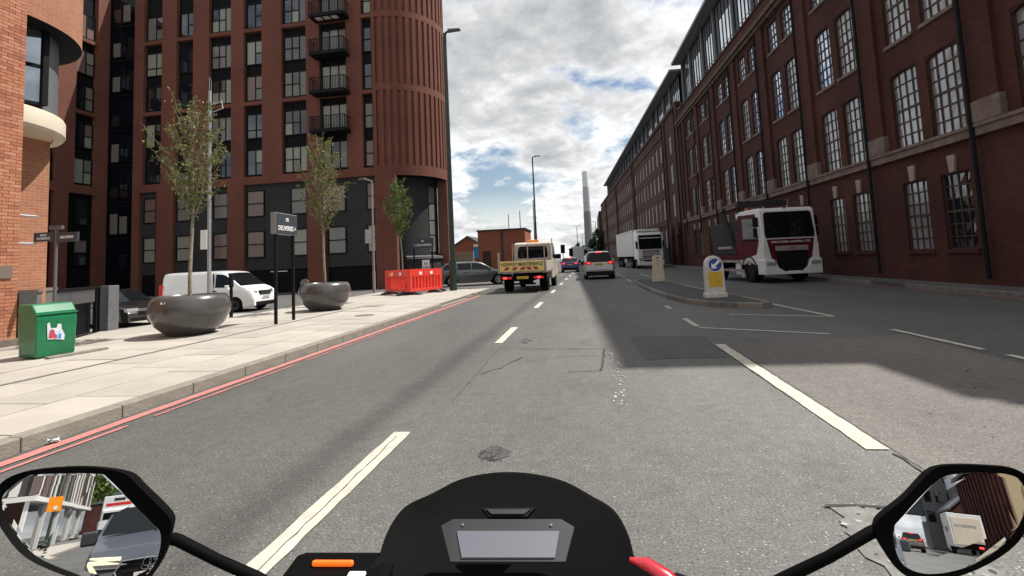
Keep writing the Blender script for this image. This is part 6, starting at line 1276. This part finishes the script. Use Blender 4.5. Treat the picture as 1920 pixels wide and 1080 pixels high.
rd = bx(wv, 'rear_door', 'cream', -0.98, 0.98, -0.03, 0.0, 1.15, 3.2, 0.01); text_obj('lettering', 'avantor', 0.24, 'sign_edge', rd, face_M((-0.12, -0.034, 2.6), (0, -1, 0)), width=1.05)
q = MB(); q.tube([(0.9-0.3+0.2*math.cos(a), -0.036, 2.62+0.1*math.sin(2*a)) for a in [2*PI*i/24 for i in range(25)]], 0.018, 5); q.obj('emblem', 'panel_teal', rd)
for x in (-1, 1):
    bx(wv, 'tail_light', 'tail_lit', *sorted((x*0.7, x*1.0)), -0.03, 0.02, 0.6, 0.75)
    for y in (1.3, 6.4): wheel(wv, x*0.95, y, 0.38, 0.3)
    text_obj('lettering', 'avantor', 0.5, 'sign_edge', wv, face_M((x*1.155, 2.8, 2.3), (x, 0, 0)), width=2.6)
hatch('bronze_suv', 'bronze four-wheel-drive car driving away, seen in the right mirror', (3.3, -72, 0), PI, 'car_bronze', L=4.6, W=1.88, H=1.65, suv=True)
# office block with upright fins
of = thing('fin_clad_office', 'office block clad in dark and white upright fins seen in the left mirror', 'building', (-8.5, -56, 0.1))
m = MB(); m.box(-26, 0, -45, 0, 3.6, 17); m.obj('upper_block', 'panel_dark', of); m = MB(); m.box(-25.5, -0.4, -44.5, -0.4, 0, 3.6); m.obj('ground_floor', 'glass_dark', of)
fins = [(n, mb_) for n, mb_ in ()]
for mm, wd in (('panel_white', 0.55), ('panel_dark', 0.7), ('panel_brown', 0.6), ('panel_teal', 0.25)):
    q = MB(); q.box(0, 0.12, -wd, 0, 0, 3.9); fins.append(q.mesh('fin', mm)); 
for fl in range(3):
    y = -0.3
    while y > -44:
        link('fin', R.choice(fins[:3] if R.random() < 0.9 else fins), of, (0.02, y, 3.9+fl*4.3)); y -= R.uniform(0.7, 1.5)
    x = -0.3
    while x > -25: o = link('fin', R.choice(fins), of, (x, 0.02, 3.9+fl*4.3), PI/2); x -= R.uniform(0.8, 1.6)
    m = MB(); m.box(-26.1, 0.18, -45.1, 0.18, 3.5+fl*4.3, 3.85+fl*4.3); m.obj('floor_band', 'panel_white', of)
for y in range(0, -45, -9): m = MB(); m.box(-0.4, -0.15, y-0.4, y, 0, 3.6); m.obj('column', 'panel_white', of)
for x in range(-6, -26, -6): m = MB(); m.box(x, x+0.4, -0.4, 0.05, 0, 3.6); m.obj('column', 'panel_white', of)
m = MB(); m.box(-9, -5, -0.39, -0.3, 1.5, 2.6); m.obj('blue_window_band', 'office_blue', of); m = MB(); m.box(-4.9, -1.5, -0.39, -0.3, 1.5, 2.6); m.obj('white_window_band', 'white', of)
ys_ = thing('orange_road_sign', 'orange temporary road sign on a green post behind, seen in left mirror', 'sign', (-5.9, -46, 0.1)); q = MB(); q.cyl((0, 0, 0), (0, 0, 9), 0.09, 0.07, 10); q.obj('post', 'post_green', ys_); bx(ys_, 'sign_face', 'amber', -0.36, 0.36, 0.08, 0.12, 2.3, 3.15); q = MB(); q.cyl((0.06, 0.12, 2.5), (0.06, 0.135, 2.5), 0.11, n=16); q.obj('roundel', 'white', ys_)
bushy('tall green street tree behind beyond the office block', -9.5, -102, 0, 17, 4.2, 'leaf_fresh', 3500, 21, 0.45, group='trees behind'); bushy('leafy tree overhanging the pavement behind', -7.4, -16.5, 0, 5.6, 1.5, 'leaf_fresh', 1600, 23, 0.16, group='trees behind', base=0.45)
lamp('street_lamp', 'white lamp post in front of the fin-clad office', (-9.6, -42, 0.1), 5.0, 'white', 0.1, r=0.06, head=0.2)
# storage hall with the blue board, brick sheds, white flats and rail bridge
sh = thing('storage_hall', 'tan gabled storage hall with large blue lettered board', 'building', (10.9, -66, 0.1))
m = MB(); m.prism([(0, 0), (14, 0), (14, 8.5), (7, 12), (0, 8.5)], -1.0, 0, 'y'); m.obj('gable_wall', 'tan', sh); m = MB(); m.prism([(0.1, 0), (13.9, 0), (13.9, 8.4), (7, 11.8), (0.1, 8.4)], -32, -1.0, 'y'); m.obj('side_wall', 'brick_plain', sh)
for kx in range(12): m = MB(); m.box(-0.15, 0.1, -2.6-kx*2.5, -1.9-kx*2.5, 0, 8.2); m.obj('buttress', 'brick_mill', sh)
m = MB(); m.prism([(-0.4, 8.4), (7, 12.1), (7, 12.4), (-0.4, 8.7)], -32, -0.8, 'y'); m.obj('roof', 'roof_dark', sh)
bb = bx(sh, 'blue_board', 'board_blue', 1.4, 6.4, 0.001, 0.14, 1.9, 7.9)
for tx, z, hh, wd, mm in (('access', 7.1, 0.95, 4.4, 'white_text'), ('SELF STORAGE', 6.25, 0.55, 4.4, 'sign_yellow'), ('PERSONAL STORAGE', 5.5, 0.36, 4.0, 'white_text'), ('BUSINESS STORAGE', 4.9, 0.36, 3.9, 'white_text'), ('DOCUMENT STORAGE', 4.3, 0.36, 3.7, 'white_text'), ('OFFICES TO LET', 3.7, 0.36, 2.9, 'white_text'), ('BOXES & PACKAGING', 3.15, 0.36, 4.2, 'white_text'), ('0121 500 6397', 2.6, 0.45, 4.2, 'sign_yellow')):
    text_obj('lettering', tx, hh*0.8, mm, bb, face_M((3.9, 0.146, z), (0, 1, 0)), width=wd)
m = MB(); m.box(-1.5, 20, -3, 8, -0.2, 0.13); 
bs_ = thing('brick_shed', 'dark brick shed with pitched roof behind, seen in the right mirror', 'building', (10.4, -104, 0.1)); m = MB(); m.prism([(0, 0), (8, 0), (8, 5.6), (4, 9.2), (0, 5.6)], -22, 0, 'y'); m.obj('wall', 'brick_mill', bs_); m = MB(); m.prism([(-0.3, 5.4), (4, 9.2), (4, 9.5), (-0.3, 5.7)], -22.2, 0.2, 'y'); m.obj('roof', 'zinc', bs_); bx(bs_, 'dark_board', 'sign_dark', 3.2, 7.4, 0.02, 0.1, 4.2, 6.6)
def flats(label, x, y, wd, dp, h, m_, cols_, rows_):
    t = thing('apartment_block', label, 'building', (x, y, 0.1), 0, 'flats behind'); q = MB(); q.box(0, wd, -dp, 0, 0, h); q.obj('wall', m_, t); cw, rh = wd/cols_, h/rows_
    q = MB(); q.box(0, cw*0.62, 0.0, 0.05, 0, rh*0.55); me = q.mesh('window', 'glass_dark'); q = MB(); q.box(0, 0.05, 0, dp/8*0.6, 0, rh*0.55); me2 = q.mesh('window', 'glass_dark')
    for i in range(cols_):
        for j in range(1, rows_): link('window', me, t, (i*cw+cw*0.2, 0.0, j*rh+rh*0.25))
    for i in range(8):
        for j in range(1, rows_): link('window', me2, t, (-0.05, -dp+i*dp/8+0.4, j*rh+rh*0.25))
flats('white rendered flats behind the brick shed', 12.5, -112, 11, 14, 30, 'render_white', 5, 9); flats('grey flats behind at the far end of the street', 8.6, -128, 7, 14, 26, 'chimney_low', 4, 8); flats('dark flats behind above the storage hall', 26, -100, 10, 14, 34, 'chimney_low', 5, 10)
bd_ = thing('rail_bridge', 'grey steel rail bridge crossing the street far behind', 'bridge', (0, -130, 0)); bx(bd_, 'deck', 'steel_bridge', -25, 9.5, -6, 0, 5.2, 7.2); bx(bd_, 'abutment', 'brick_mill', -30, -8, -6, -0.1, 0, 5.2); bx(bd_, 'parapet', 'steel_bridge', -25, 9.5, -0.1, 0.1, 7.2, 8.2)
